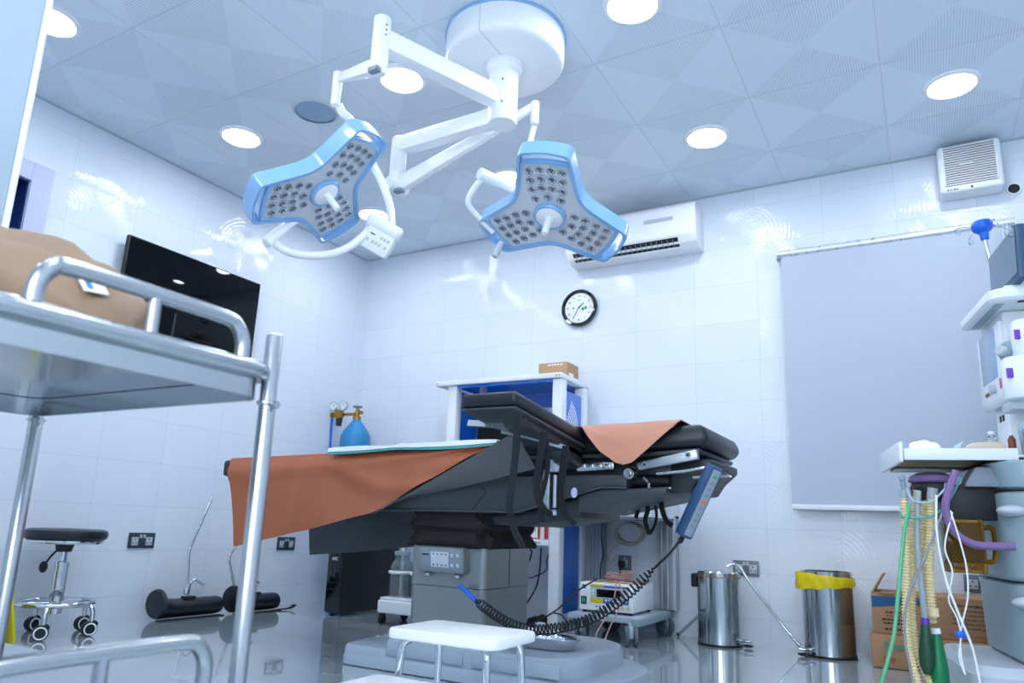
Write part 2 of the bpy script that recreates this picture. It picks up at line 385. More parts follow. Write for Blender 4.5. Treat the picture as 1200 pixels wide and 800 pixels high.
    def text(s, txt, size, T, mat=0, ext=0.0004, align='CENTER', bold=0.0):
        cu = bpy.data.curves.new('txt', 'FONT'); cu.body = txt; cu.size = size; cu.extrude = ext; cu.align_x = align; cu.align_y = 'CENTER'
        cu.offset = bold; cu.resolution_u = 3
        ob = bpy.data.objects.new('txt', cu); COL.objects.link(ob)
        dg = bpy.context.evaluated_depsgraph_get(); dg.update()
        me = ob.evaluated_get(dg).to_mesh()
        vs = [v.co.copy() for v in me.vertices]; fs = [tuple(p.vertices) for p in me.polygons]
        ob.evaluated_get(dg).to_mesh_clear(); COL.objects.unlink(ob); bpy.data.objects.remove(ob); bpy.data.curves.remove(cu)
        return s.add(vs, fs, mat, T)
    def build(s, name, mats, parent=None, local=False, ang=38, flat=False):
        """ONE mesh object. Geometry in room coordinates unless local=True (then in the parent's frame)."""
        me = bpy.data.meshes.new(name); vs = [Vector(v) for v in s.v]
        if parent is not None:
            F = WM[parent.name]
            if not local:
                Fi = F.inverted(); vs = [Fi @ v for v in vs]
            off = Vector((0, 0, 0))
        else:
            lo = [min(v[i] for v in vs) for i in range(3)]; hi = [max(v[i] for v in vs) for i in range(3)]
            off = Vector(((lo[0] + hi[0]) / 2, (lo[1] + hi[1]) / 2, lo[2])); vs = [v - off for v in vs]
        me.from_pydata([tuple(v) for v in vs], [], s.f)
        mats = mats if isinstance(mats, (list, tuple)) else [mats]
        for m in mats: me.materials.append(M[m] if isinstance(m, str) else m)
        me.polygons.foreach_set('material_index', s.m)
        bm = bmesh.new(); bm.from_mesh(me); bmesh.ops.recalc_face_normals(bm, faces=list(bm.faces)) if not flat else None; bm.to_mesh(me); bm.free()
        me.shade_smooth(); me.set_sharp_from_angle(angle=radians(ang)); me.update()
        o = bpy.data.objects.new(name, me); COL.objects.link(o)
        if parent is not None: o.parent = parent; WM[o.name] = WM[parent.name]
        else: o.location = off; WM[o.name] = Matrix.Translation(off)
        return o

def tag(o, label=None, cat=None, group=None, kind=None):
    if label: o['label'] = label
    if cat: o['category'] = cat
    if group: o['group'] = group
    if kind: o['kind'] = kind
    return o
def thing(name, label, cat, loc=(0, 0, 0), rz=0.0, group=None):
    o = bpy.data.objects.new(name, None); COL.objects.link(o)
    o.location = loc; o.rotation_euler = (0, 0, rz); o.empty_display_size = 0.1
    WM[o.name] = Matrix.Translation(Vector(loc)) @ Matrix.Rotation(rz, 4, 'Z')
    return tag(o, label, cat, group)
def dup(o, parent=None, loc=None, rz=None, label=None, group=None):
    """copy of a thing with copies of its parts and sub-parts, sharing mesh data"""
    c = o.copy(); COL.objects.link(c)
    if parent is not None: c.parent = parent
    if loc is not None: c.location = loc
    if rz is not None: c.rotation_euler = (0, 0, rz)
    if label: c['label'] = label
    if group: c['group'] = group
    for ch in list(o.children): dup(ch, c)
    WM[c.name] = Matrix.Translation(c.location) @ Matrix.Rotation(c.rotation_euler.z, 4, 'Z')
    return c
def frame(o, x, y):
    x = Vector(x).normalized(); y = Vector(y); y = (y - x * y.dot(x)).normalized(); z = x.cross(y)
    return Matrix(((x.x, y.x, z.x, o[0]), (x.y, y.y, z.y, o[1]), (x.z, y.z, z.z, o[2]), (0, 0, 0, 1)))
def struct(mb, name, mats, **k):
    return tag(mb.build(name, mats, **k), kind='structure')
def back_text(x, z, y=-0.002): return frame((x, y, z), (1, 0, 0), (0, 0, 1))

# ---------------------------------------------------------------- the room
RX, RY = 5.25, -5.35
struct(MB().bx(-0.15, RX + 0.15, RY - 0.15, 0.25, -0.12, 0.0), 'floor', 'floor')
struct(MB().bx(-0.15, RX + 0.15, RY - 0.15, 0.25, H, H + 0.12), 'ceiling', 'ceiling')
# back wall with the window opening behind the blind
WX0, WX1, WZ0, WZ1 = 3.384, 4.45, 0.80, 2.2
struct(MB().bx(-0.15, WX0, 0, 0.2, 0, H).bx(WX1, RX + 0.15, 0, 0.2, 0, H).bx(WX0, WX1, 0, 0.2, 0, WZ0).bx(WX0, WX1, 0, 0.2, WZ1, H), 'wall_back', 'wall_back')
# left wall with the pass-through hatch
HY0, HY1, HZ0, HZ1 = -3.12, -2.69, 1.985, 2.305
struct(MB().bx(-0.3, 0, RY, HY0, 0, H).bx(-0.3, 0, HY1, 0.0, 0, H).bx(-0.3, 0, HY0, HY1, 0, HZ0).bx(-0.3, 0, HY0, HY1, HZ1, H), 'wall_left', 'wall_left')
struct(MB().bx(RX, RX + 0.15, RY, 0, 0, H), 'wall_right', 'wall_left')
FX0, FX1, FZ0, FZ1 = 3.3, 4.9, 0.8, 2.15      # unseen window added past the camera to fill the back wall with light
struct(MB().bx(-0.15, FX0, RY - 0.15, RY, 0, H).bx(FX1, RX + 0.15, RY - 0.15, RY, 0, H).bx(FX0, FX1, RY - 0.15, RY, 0, FZ0).bx(FX0, FX1, RY - 0.15, RY, FZ1, H), 'wall_front', 'wall_back')
struct(MB().bx(FX0, FX0 + 0.04, RY - 0.1, RY - 0.05, FZ0, FZ1).bx(FX1 - 0.04, FX1, RY - 0.1, RY - 0.05, FZ0, FZ1).bx(FX0 + 0.04, FX1 - 0.04, RY - 0.1, RY - 0.05, FZ0, FZ0 + 0.04).bx(FX0 + 0.04, FX1 - 0.04, RY - 0.1, RY - 0.05, FZ1 - 0.04, FZ1), 'added_window', 'white_matte')
# window: white frame and a pane of glass in the opening
w = struct(MB().bx(WX0, WX1, 0.08, 0.13, WZ0, WZ0 + 0.05, 0.005).bx(WX0, WX1, 0.08, 0.13, WZ1 - 0.05, WZ1, 0.005)
           .bx(WX0, WX0 + 0.05, 0.08, 0.13, WZ0 + 0.05, WZ1 - 0.05, 0.005).bx(WX1 - 0.05, WX1, 0.08, 0.13, WZ0 + 0.05, WZ1 - 0.05, 0.005)
           .bx((WX0 + WX1) / 2 - 0.025, (WX0 + WX1) / 2 + 0.025, 0.08, 0.13, WZ0 + 0.05, WZ1 - 0.05, 0.005), 'window_1', 'white_matte')
MB().bx(WX0 + 0.05, WX1 - 0.05, 0.1, 0.106, WZ0 + 0.05, WZ1 - 0.05).build('pane', 'glass', w)
# ceiling edge trim along the two visible walls
struct(MB().prism([(0, H), (0.01, H), (0.01, H - 0.003), (0.003, H - 0.003), (0.003, H - 0.01), (0, H - 0.01)], RY, 0, 'XZ', mat=0), 'trim_1', 'light_grey')
struct(MB().prism([(0, H), (-0.01, H), (-0.01, H - 0.003), (-0.003, H - 0.003), (-0.003, H - 0.01), (0, H - 0.01)], 0.02, RX, 'YZ'), 'trim_2', 'light_grey')

# hatch: lilac frame round a deep blue recess
hf = thing('pass_through_hatch', 'lilac framed wall hatch with deep blue inside, high on the side wall', 'hatch', (0, -2.9, HZ0))
b = MB()
fw = 0.105
b.bx(0.001, 0.022, HY1, HY1 + fw, HZ0 - fw, HZ1 + fw, 0.004).bx(0.001, 0.022, HY0 - fw, HY0, HZ0 - fw, HZ1 + fw, 0.004)
b.bx(0.001, 0.022, HY0, HY1, HZ1, HZ1 + fw, 0.004).bx(0.001, 0.022, HY0, HY1, HZ0 - fw, HZ0, 0.004)
b.build('frame', 'lilac', hf)
b = MB()
b.bx(-0.285, -0.275, HY0 + 0.002, HY1 - 0.002, HZ0 + 0.002, HZ1 - 0.002).bx(-0.275, 0, HY0 + 0.001, HY0 + 0.008, HZ0 + 0.001, HZ1 - 0.001).bx(-0.275, 0, HY1 - 0.008, HY1 - 0.001, HZ0 + 0.001, HZ1 - 0.001)
b.bx(-0.275, 0, HY0 + 0.008, HY1 - 0.008, HZ1 - 0.008, HZ1 - 0.001).bx(-0.275, 0, HY0 + 0.008, HY1 - 0.008, HZ0 + 0.001, HZ0 + 0.008)
b.build('liner', 'deep_blue', hf)
def lump(c, r, seed, amp=0.28, n=20, k=14, flat=None):
    """crumpled blob"""
    rnd = random.Random(seed); dirs = [Vector((rnd.gauss(0, 1), rnd.gauss(0, 1), rnd.gauss(0, 1))).normalized() for _ in range(14)]
    ph = [rnd.uniform(0, 6.28) for _ in dirs]; fr = [rnd.uniform(3, 9) for _ in dirs]
    m = MB().sphere((0, 0, 0), 1, n, k); out = []
    for v in m.v:
        p = Vector(v); d = 1 + amp * sum(sin(fr[i] * p.dot(dirs[i]) + ph[i]) for i in range(14)) / 5
        z = p.z * d
        if flat is not None and z < flat: z = flat
        out.append((c[0] + p.x * d * r[0], c[1] + p.y * d * r[1], c[2] + z * r[2]))
    m.v = out
    return m
tag(lump((-0.125, -2.85, HZ0 + 0.075), (0.09, 0.13, 0.085), 3, 0.22, 26, 18, flat=-0.75).build('plastic_bundle', 'film', ang=25),
    'crumpled pale plastic bundle lying in the lilac framed wall hatch', 'bundle')

# ---------------------------------------------------------------- ceiling lights
def downlight(x, y, label, group=None, proto=[]):
    if not proto:
        t = thing('downlight', label, 'ceiling light', (x, y, H), 0, group)
        MB().lathe([(0.103, -0.012), (0.107, -0.014), (0.124, -0.006), (0.127, 0), (0.103, 0)], n=48).build('trim_ring', 'white', t, local=True)
        MB().lathe([(0, -0.011), (0.098, -0.011), (0.1032, -0.009), (0.1032, -0.002), (0, -0.002)], n=48).build('diffuser', 'lamp_glow', t, local=True)
        proto.append(t); return t
    t = dup(proto[0], None, (x, y, H), 0, label)
    if group: t['group'] = group
    elif 'group' in t: del t['group']
    return t
downlight(3.112, -0.755, 'lit round downlight in the ceiling between air conditioner and extractor fan')
downlight(3.109, -1.95, 'lit round downlight cut by the photo edge beside the white ceiling drum')
downlight(4.301, -0.719, 'lit round downlight in the ceiling directly above the extractor fan')
downlight(1.891, -1.968, 'lit round downlight framed between the two upper lamp arms')
downlight(0.677, -1.935, 'lit round downlight between dark ceiling speaker and side wall, above the three-lobed lamp')
downlight(0.677, -0.733, 'lit round downlight near the room corner, beside the lamp control box')
downlight(1.858, -0.804, 'lit round downlight mostly hidden behind the three-lobed lamp by the air conditioner')
downlight(0.712, -3.053, 'lit round downlight half hidden by the frosted screen edge')
for x in (1.9, 3.11, 4.3):
    downlight(x, -3.15, 'lit round downlight in the camera end of the ceiling, past the top of the photo', 'downlights past the top of the photo')
for x in (0.7, 1.9, 3.11, 4.3):
    downlight(x, -4.35, 'lit round downlight in the camera end of the ceiling, past the top of the photo', 'downlights past the top of the photo')
downlight(4.3, -1.95, 'lit round downlight in the camera end of the ceiling, past the top of the photo', 'downlights past the top of the photo')
t = thing('ceiling_speaker', 'unlit blue-grey round speaker set in the ceiling above the lamp arm', 'speaker', (1.277, -1.942, H))
MB().lathe([(0.108, -0.010), (0.113, -0.011), (0.125, -0.004), (0.127, 0), (0.108, 0)], n=48).build('trim_ring', 'light_grey', t, local=True)
MB().lathe([(0, -0.012), (0.09, -0.010), (0.108, -0.006), (0.108, -0.001), (0, -0.001)], n=48).build('grille', 'speaker', t, local=True)

# ---------------------------------------------------------------- twin surgical lamp on the ceiling
def round_poly(pts, rad, k=5):
    out = []; n = len(pts)
    for i in range(n):
        p0, p1, p2 = Vector(pts[i - 1]), Vector(pts[i]), Vector(pts[(i + 1) % n])
        d0, d2 = p0 - p1, p2 - p1; r = rad[i] if isinstance(rad, (list, tuple)) else rad
        a = p1 + d0.normalized() * min(r, d0.length * 0.45); b = p1 + d2.normalized() * min(r, d2.length * 0.45)
        for j in range(k + 1):
            t = j / k; out.append(a * (1 - t) ** 2 + p1 * (2 * t * (1 - t)) + b * t * t)
    return out
def lobe_outline(r, h, n, cr=0.022, nr=0.05, bulge=0.016):
    pts, rad = [], []
    for a in (pi / 2, pi / 2 + 2 * pi / 3, pi / 2 + 4 * pi / 3):
        u = Vector((cos(a), sin(a))); v = Vector((-u.y, u.x))
        pts += [u * r - v * h, u * (r + bulge), u * r + v * h]; rad += [cr, 0.06, cr]
        a2 = a + pi / 3; pts.append(Vector((cos(a2), sin(a2))) * n); rad.append(nr)
    return round_poly(pts, rad)
def band(outer, inner, y0, y1, b, mat=0):
    """closed ring between two outlines, extruded from y0 to y1"""
    n = len(outer); vs = []
    for p in outer: vs.append((p.x, y0, p.y))
    for p in inner: vs.append((p.x, y0, p.y))
    for p in outer: vs.append((p.x, y1, p.y))
    for p in inner: vs.append((p.x, y1, p.y))
    fs = []
    for i in range(n):
        j = (i + 1) % n
        fs += [(i, j, n + j, n + i), (2 * n + i, 3 * n + i, 3 * n + j, 2 * n + j), (i, 2 * n + i, 2 * n + j, j), (n + i, n + j, 3 * n + j, 3 * n + i)]
    b.add(vs, fs, mat)
RO, HO, NO = 0.2846, 0.0926, 0.1429
def lamp_head(root, MT):
    out = lobe_outline(RO, HO, NO); inn = lobe_outline(RO - 0.0085, HO - 0.0095, NO - 0.0105, 0.018)
    body = lobe_outline(RO - 0.032, HO - 0.006, NO - 0.006, 0.012, 0.05, 0.010)
    pan = lobe_outline(RO - 0.046, HO - 0.0135, NO - 0.0145, 0.008, 0.05, 0.010)
    b = MB(MT)      # white back shell, domed in three steps
    n = len(body); lv = [(0.004, 1.0), (0.046, 0.985), (0.062, 0.93), (0.07, 0.80)]
    vs = [(p.x * s, y, p.y * s) for y, s in lv for p in body]; fs = []
    for k in range(len(lv) - 1):
        for i in range(n): fs.append((k * n + i, k * n + (i + 1) % n, (k + 1) * n + (i + 1) % n, (k + 1) * n + i))
    fs.append(tuple(range(n))); fs.append(tuple((len(lv) - 1) * n + i for i in range(n)))
    b.add(vs, fs)
    hd = b.build('lamp_head', 'white', root)
    b = MB(MT); band(out, inn, -0.012, 0.05, b)
    band(lobe_outline(RO - 0.034, HO - 0.008, NO - 0.008, 0.012, 0.05, 0.010), pan, -0.010, 0.008, b)
    b.build('rim', 'lamp_blue', hd)
    b = MB(MT); vs = [(p.x, -0.003, p.y) for p in pan] + [(p.x, 0.004, p.y) for p in pan]; m = len(pan)
    b.add(vs, [tuple(range(m)), tuple(range(2 * m - 1, m - 1, -1))] + [(i, m + i, m + (i + 1) % m, (i + 1) % m) for i in range(m)])
    for a in (pi / 2, pi / 2 + 2 * pi / 3, pi / 2 + 4 * pi / 3):
        for rr, hw in ((0.118, 0.056), (0.158, 0.07), (0.198, 0.072)):
            t = math.asin(hw / rr); pts = [(rr * cos(a + t * q), -0.004, rr * sin(a + t * q)) for q in [i / 8 - 1 for i in range(17)]]
            b.ribbon(pts, (0, 1, 0), 0.004, 0.004, smooth=False)
    b.build('lens_panel', 'lamp_face', hd)
    first = None
    for a in (pi / 2, pi / 2 + 2 * pi / 3, pi / 2 + 4 * pi / 3):
        for rr, cnt, gap in ((0.092, 3, 0.05), (0.133, 4, 0.039), (0.175, 4, 0.0395), (0.216, 4, 0.0405)):
            for i in range(cnt):
                t = a + ((i - (cnt - 1) / 2) * gap) / rr
                T = MT @ Matrix.Translation((rr * cos(t), -0.0035, rr * sin(t)))
                q = MB(T); q.lathe([(0.0165, 0.0), (0.0165, 0.003), (0.0128, 0.0048), (0.0098, 0.002), (0, 0.0005)], (0, 0, 0), (0, -1, 0), 14)
                for k in range(3):
                    an = 2 * pi * k / 3 + 0.5
                    q.box((0.006 * cos(an), -0.0030, 0.006 * sin(an)), (0.0065, 0.004, 0.0065), 0.001, mat=1)
                q.build('led_lens', ['led', 'led_dark'], hd)
    b = MB(MT); b.lathe([(0, 0.006), (0.052, 0.006), (0.05, 0.018), (0.042, 0.022), (0, 0.024)], (0, 0, 0), (0, -1, 0), 32)
    b.build('hub', 'white', hd)
    b = MB(MT); b.lathe([(0.050, 0.004), (0.062, 0.005), (0.062, 0.014), (0.057, 0.02), (0.049, 0.018)], (0, 0, 0), (0, -1, 0), 32)
    b.build('hub_ring', 'lamp_blue', hd)
    b = MB(MT); b.lathe([(0, 0.02), (0.016, 0.02), (0.0135, 0.03), (0.0135, 0.092), (0.011, 0.098), (0, 0.098)], (0, 0, 0), (0, -1, 0), 18)
    b.build('handle', 'white_plastic', hd)
    return hd

CX, CY = 2.51, -1.99
lamp = thing('surgical_lamp', 'white ceiling lamp on jointed arms carrying two three-lobed blue-rimmed heads', 'surgical lamp', (CX, CY, H))
b = MB(); b.lathe([(0, 2.648), (0.24, 2.648), (0.259, 2.654), (0.270, 2.668), (0.272, 2.685), (0.272, H - 0.008), (0, H - 0.008)], (CX, CY, 0), n=72)
for an in (0.5, 2.2, 3.6, 5.1): b.cyl((CX + 0.17 * cos(an), CY + 0.17 * sin(an), 2.645), (CX + 0.17 * cos(an), CY + 0.17 * sin(an), 2.649), 0.006)
b.box((CX + 0.03, CY - 0.1345, 2.6476), (0.0025, 0.267, 0.0015), mat=1); b.box((CX + 0.03, CY - 0.2705, 2.715), (0.0025, 0.0015, 0.135), mat=1)
dr = b.build('ceiling_drum', ['white', 'light_grey'], lamp)
b = MB(); b.torus((CX, CY, H - 0.006), 0.273, 0.006, n=72); b.build('drum_gasket', 'lamp_blue', dr)
b = MB(); b.lathe([(0.05, 2.65), (0.088, 2.65), (0.088, 2.634), (0.081, 2.627), (0.079, 2.608), (0.069, 2.6), (0.066, 2.59), (0.066, 2.502), (0.0645, 2.5), (0.0645, 2.497), (0.066, 2.495), (0.066, 2.365), (0.063, 2.355), (0, 2.355)], (CX, CY, 0), n=36)
for z in (2.54, 2.43): b.cyl((CX + 0.03, CY - 0.062, z), (CX + 0.033, CY - 0.0665, z), 0.005, mat=1, n=8)
b.build('spindle', ['white', 'mid_grey'], lamp)
E1 = (2.28, -2.57); E2 = (1.914, -1.975)
def beam(b, p, q, w, h, w2=None, h2=None, bev=0.008):
    p, q = Vector(p), Vector(q); d = (q - p); L = d.length; x = d.normalized(); y = Vector((0, 0, 1)).cross(x).normalized(); z = x.cross(y)
    T = Matrix(((x.x, y.x, z.x, p.x), (x.y, y.y, z.y, p.y), (x.z, y.z, z.z, p.z), (0, 0, 0, 1)))
    w2 = w if w2 is None else w2; h2 = h if h2 is None else h2
    m = bmesh.new(); vs = [m.verts.new(v) for v in [(0, -w / 2, -h / 2), (0, w / 2, -h / 2), (0, w / 2, h / 2), (0, -w / 2, h / 2), (L, -w2 / 2, -h2 / 2), (L, w2 / 2, -h2 / 2), (L, w2 / 2, h2 / 2), (L, -w2 / 2, h2 / 2)]]
    for f in [(3, 2, 1, 0), (4, 5, 6, 7), (0, 1, 5, 4), (1, 2, 6, 5), (2, 3, 7, 6), (3, 0, 4, 7)]: m.faces.new([vs[i] for i in f])
    if bev: bmesh.ops.bevel(m, geom=list(m.edges), offset=bev, segments=2, profile=0.5, affect='EDGES')
    b.bm(m, 0, T); return b
u1 = (Vector((E1[0], E1[1], 0)) - Vector((CX, CY, 0))).normalized(); u2 = (Vector((E2[0], E2[1], 0)) - Vector((CX, CY, 0))).normalized()
b = MB(); beam(b, (CX + u1.x * 0.045, CY + u1.y * 0.045, 2.475), (E1[0] - u1.x * 0.02, E1[1] - u1.y * 0.02, 2.475), 0.07, 0.086); b.build('arm', 'white', lamp)
b = MB(); beam(b, (CX + u2.x * 0.045, CY + u2.y * 0.045, 2.40), (E2[0] - u2.x * 0.02, E2[1] - u2.y * 0.02, 2.40), 0.066, 0.08); b.build('arm', 'white', lamp)
b = MB(); b.lathe([(0, 2.58), (0.026, 2.58), (0.035, 2.572), (0.036, 2.442), (0.034, 2.439), (0.034, 2.435), (0.036, 2.432), (0.035, 2.345), (0.027, 2.325), (0, 2.32)], (E1[0], E1[1], 0), n=28)
for k in range(3): b.cyl((E1[0] + 0.033, E1[1] - 0.012, 2.485 + k * 0.022), (E1[0] + 0.0362, E1[1] - 0.013, 2.485 + k * 0.022), 0.004, mat=1, n=8)
b.build('elbow', ['white', 'mid_grey'], lamp)
b = MB(); b.lathe([(0, 2.445), (0.03, 2.445), (0.038, 2.437), (0.039, 2.26), (0.037, 2.257), (0.037, 2.253), (0.039, 2.25), (0.038, 2.18), (0.03, 2.16), (0, 2.16)], (E2[0], E2[1], 0), n=28)
b.cyl((E2[0] - 0.015, E2[1] - 0.05, 2.185), (E2[0] + 0.015, E2[1] + 0.05, 2.185), 0.038)
b.build('elbow', 'white', lamp)
# spring arms
S1 = Vector((1.930, -2.430, 2.497)); S2 = Vector((2.563, -1.785, 2.552))
b = MB(); beam(b, (E1[0] - 0.005, E1[1], 2.362), S1, 0.05, 0.062, 0.03, 0.044, 0.012); b.build('spring_arm', 'white', lamp)
b = MB(); b.box((E1[0] + 0.005, E1[1] - 0.03, 2.325), (0.05, 0.03, 0.022), 0.006); b.build('arm_joint_cap', 'mid_grey', lamp)
b = MB(); beam(b, (E2[0], E2[1], 2.185), S2, 0.056, 0.08, 0.032, 0.04, 0.014); b.build('spring_arm', 'white', lamp)
b = MB(); b.box((E2[0] + 0.035, E2[1] - 0.02, 2.15), (0.05, 0.035, 0.02), 0.006); b.build('arm_joint_cap', 'mid_grey', lamp)
b = MB(); b.cyl(S1 + Vector((-0.012, 0, 0.03)), S1 + Vector((-0.012, 0, -0.13)), 0.022, 0.0205, bev=0.004); b.build('end_tube', 'white', lamp)
b = MB(); b.cyl(S2 + Vector((0, 0, 0.02)), S2 + Vector((0, 0, -0.10)), 0.022, 0.021, bev=0.004); b.build('end_tube', 'white', lamp)
# heads
ML = Matrix(((-0.1168, -0.594, 0.796, 1.951), (0.9738, -0.2258, -0.0256, -2.478), (0.195, 0.7721, 0.6048, 1.933), (0, 0, 0, 1)))
MR = Matrix(((0.942, 0.0166, 0.3351, 2.777), (0.3012, 0.3985, -0.8663, -2.018), (-0.1479, 0.917, 0.3704, 1.86), (0, 0, 0, 1)))
SCL = Matrix.Diagonal((1.111, 1.111, 1.111, 1))
hl = lamp_head(lamp, ML @ SCL); hl['label'] = 'lamp head with the control box on its bracket'
hr = lamp_head(lamp, MR @ SCL); hr['label'] = 'lamp head facing straight down in front of the air conditioner'
# yoke of the first head
b = MB(); b.tube([(1.918, -2.408, 2.383), (1.928, -2.393, 2.350), (1.942, -2.357, 2.333), (1.970, -2.313, 2.266), (2.007, -2.263, 2.157), (2.045, -2.227, 2.062), (2.087, -2.213, 1.949), (2.114, -2.222, 1.837)], 0.018, n=12)
b.build('yoke', 'white', lamp)
b = MB(); b.tube([(2.055, -2.293, 1.828), (2.041, -2.315, 1.783), (2.003, -2.361, 1.718), (1.952, -2.418, 1.675), (1.884, -2.479, 1.661), (1.826, -2.528, 1.671), (1.786, -2.559, 1.700)], 0.017, n=12)
b.build('yoke', 'white', lamp)
b = MB(); b.cyl((1.778, -2.600, 1.686), (1.796, -2.532, 1.773), 0.024, bev=0.004); b.cyl((1.796, -2.532, 1.773), (1.807, -2.467, 1.851), 0.018); b.build('pivot_grip', 'white', lamp)
bx_x = Vector((2.149, -2.223, 1.767)) - Vector((2.043, -2.301, 1.834)); bx_y = Vector((2.059, -2.282, 1.792)) - Vector((2.028, -2.281, 1.720))
T = frame((2.083, -2.263, 1.772), bx_x, bx_y)
b = MB(T); b.box((0, -0.004, 0), (0.131, 0.109, 0.055), 0.01); b.cyl((-0.087, 0.058, 0), (0.073, 0.058, 0), 0.035, bev=0.01); cb = b.build('control_box', 'white_plastic', lamp)
b = MB(T)
b.box((-0.03, 0.012, 0.0282), (0.022, 0.005, 0.001), mat=0)
for i, (px, py) in enumerate([(0.012, 0.012), (0.028, 0.012), (0.044, 0.012), (-0.04, -0.018), (-0.014, -0.018), (0.002, -0.018), (0.018, -0.018), (0.044, -0.018)]):
    b.box((px, py, 0.0282), (0.011, 0.013, 0.0012), 0.0003, mat=1)
b.build('keypad', ['ink', 'light_grey'], cb)
# yoke of the second head
b = MB(); b.tube([(2.556, -1.767, 2.468), (2.551, -1.780, 2.414), (2.559, -1.829, 2.299), (2.568, -1.895, 2.163), (2.567, -1.949, 2.047), (2.569, -1.978, 1.978)], 0.014, n=12); b.build('yoke', 'white', lamp)
b = MB(); b.cyl((2.522, -2.180, 2.027), (2.570, -2.086, 2.017), 0.026, bev=0.004); b.cyl((2.570, -2.086, 2.017), (2.611, -1.994, 2.010), 0.02); b.build('pivot_grip', 'white', lamp)
b = MB(); b.tube([(2.530, -2.160, 2.015), (2.490, -2.160, 1.977), (2.454, -2.146, 1.941), (2.445, -2.117, 1.916), (2.460, -2.062, 1.885), (2.490, -1.995, 1.842)], 0.0125, n=12); b.build('yoke', 'white', lamp)
b = MB(); b.cyl((2.530, -1.985, 1.792), (2.507, -2.006, 1.722), 0.014, bev=0.003); b.build('grip_end', 'light_grey', lamp)

# ---------------------------------------------------------------- things on the walls
# split air conditioner
ac = thing('air_conditioner', 'white split air conditioner high on the back wall behind the lamp', 'air conditioner', (2.435, 0, 2.4))
b = MB()
prof = [(0, 2.40), (-0.11, 2.40), (-0.165, 2.425), (-0.198, 2.47), (-0.205, 2.52), (-0.205, 2.655), (-0.19, 2.68), (0, 2.685)]
b.prism(prof, 1.98, 2.89, 'YZ', 0.006)
b.build('body', 'white', ac)
b = MB(); b.prism([(-0.135, 2.4085), (-0.192, 2.455), (-0.1945, 2.4525), (-0.137, 2.405)], 2.03, 2.77, 'YZ'); vent = b.build('air_outlet', 'black', ac)
for x in [2.05 + i * 0.036 for i in range(20)]: b = MB(); b.prism([(-0.14, 2.4045), (-0.19, 2.4465), (-0.193, 2.4455), (-0.143, 2.4035)], x, x + 0.004, 'YZ'); b.build('slat', 'mid_grey', vent)
b = MB(); b.prism([(-0.128, 2.4005), (-0.142, 2.408), (-0.146, 2.4045), (-0.131, 2.397)], 2.03, 2.79, 'YZ', 0.001); b.build('flap', 'white', ac)
b = MB(); b.bx(2.55, 2.745, -0.2075, -0.204, 2.573, 2.6, 0.001); b.build('display_strip', 'light_grey', ac)
# extractor fan
ef = thing('extractor_fan', 'square white extractor fan with grille below the ceiling on the back wall', 'extractor fan', (4.38, 0, 2.47))
b = MB(); b.bx(4.235, 4.535, -0.13, -0.001, 2.478, 2.762, 0.022, seg=4); b.build('housing', 'white_plastic', ef)
b = MB()
for i in range(17): b.box((4.385, -0.134, 2.52 + i * 0.0138), (0.256, 0.010, 0.0055), 0.001)
for x in (4.262, 4.508): b.box((x, -0.134, 2.63), (0.008, 0.012, 0.236))
g = b.build('grille', 'white_matte', ef)
b = MB(); b.cyl((4.385, -0.1305, 2.494), (4.385, -0.1325, 2.494), 0.006); b.build('screw', 'ink', ef)
b = MB(); b.bx(4.262, 4.508, -0.1315, -0.1302, 2.514, 2.748); b.build('dark_inlay', 'inlay', ef)
b = MB(); b.bx(4.335, 4.40, -0.143, -0.139, 2.625, 2.634); b.build('badge', 'white', ef)
b = MB()
for i, w_ in enumerate((0.010, 0.006, 0.012, 0.007)): b.bx(4.268 + 0.0155 * i, 4.268 + 0.0155 * i + w_, -0.1312, -0.1298, 2.490, 2.4965)
b.build('printed_marks', 'ink', ef)
# pipe opening
po = thing('vent_pipe_opening', 'small round dark pipe opening in the wall beside the extractor fan', 'pipe opening', (4.583, 0, 2.46))
b = MB(); b.lathe([(0.027, 0), (0.034, 0), (0.034, 0.008), (0.031, 0.012), (0.027, 0.012)], (4.583, -0.001, 2.492), (0, -1, 0), 28); b.build('collar', 'white', po)
b = MB(); b.lathe([(0, 0.002), (0.0275, 0.002), (0.0275, 0.010), (0.024, 0.010), (0.018, 0.005), (0, 0.005)], (4.583, -0.001, 2.492), (0, -1, 0), 28); b.build('dark_bore', 'black', po)
# wall clock
ck = thing('wall_clock', 'round black-rimmed wall clock with white dial reading twenty-five to two', 'clock', (2.008, 0, 1.98))
cx, cz, R0 = 2.008, 2.118, 0.135
b = MB(); b.lathe([(0, 0.002), (R0 * 0.93, 0.002), (R0, 0.010), (R0, 0.028), (R0 * 0.95, 0.038), (R0 * 0.86, 0.034), (R0 * 0.80, 0.020), (0, 0.020)], (cx, 0, cz), (0, -1, 0), 56); b.build('case', 'black_gloss', ck)
b = MB(); b.lathe([(0, 0.0205), (R0 * 0.805, 0.0205), (R0 * 0.805, 0.0225), (0, 0.0225)], (cx, 0, cz), (0, -1, 0), 48); dl = b.build('dial', 'dial', ck)
b = MB()
for k in range(1, 13):
    an = pi / 2 - k * pi / 6; b.text(str(k), 0.024, back_text(cx + 0.086 * cos(an), cz + 0.086 * sin(an), -0.0229))
for k in range(60):
    an = k * pi / 30; T = back_text(cx, cz, -0.0228) @ Matrix.Rotation(an, 4, 'Z'); b.box((0.103, 0, 0), (0.005 if k % 5 else 0.008, 0.0012, 0.0006), T=T)
b.box((cx - 0.008, -0.0228, cz + 0.058), (0.010, 0.0008, 0.006)); b.box((cx + 0.006, -0.0228, cz + 0.058), (0.009, 0.0008, 0.004)); b.build('numerals', 'ink', dl)
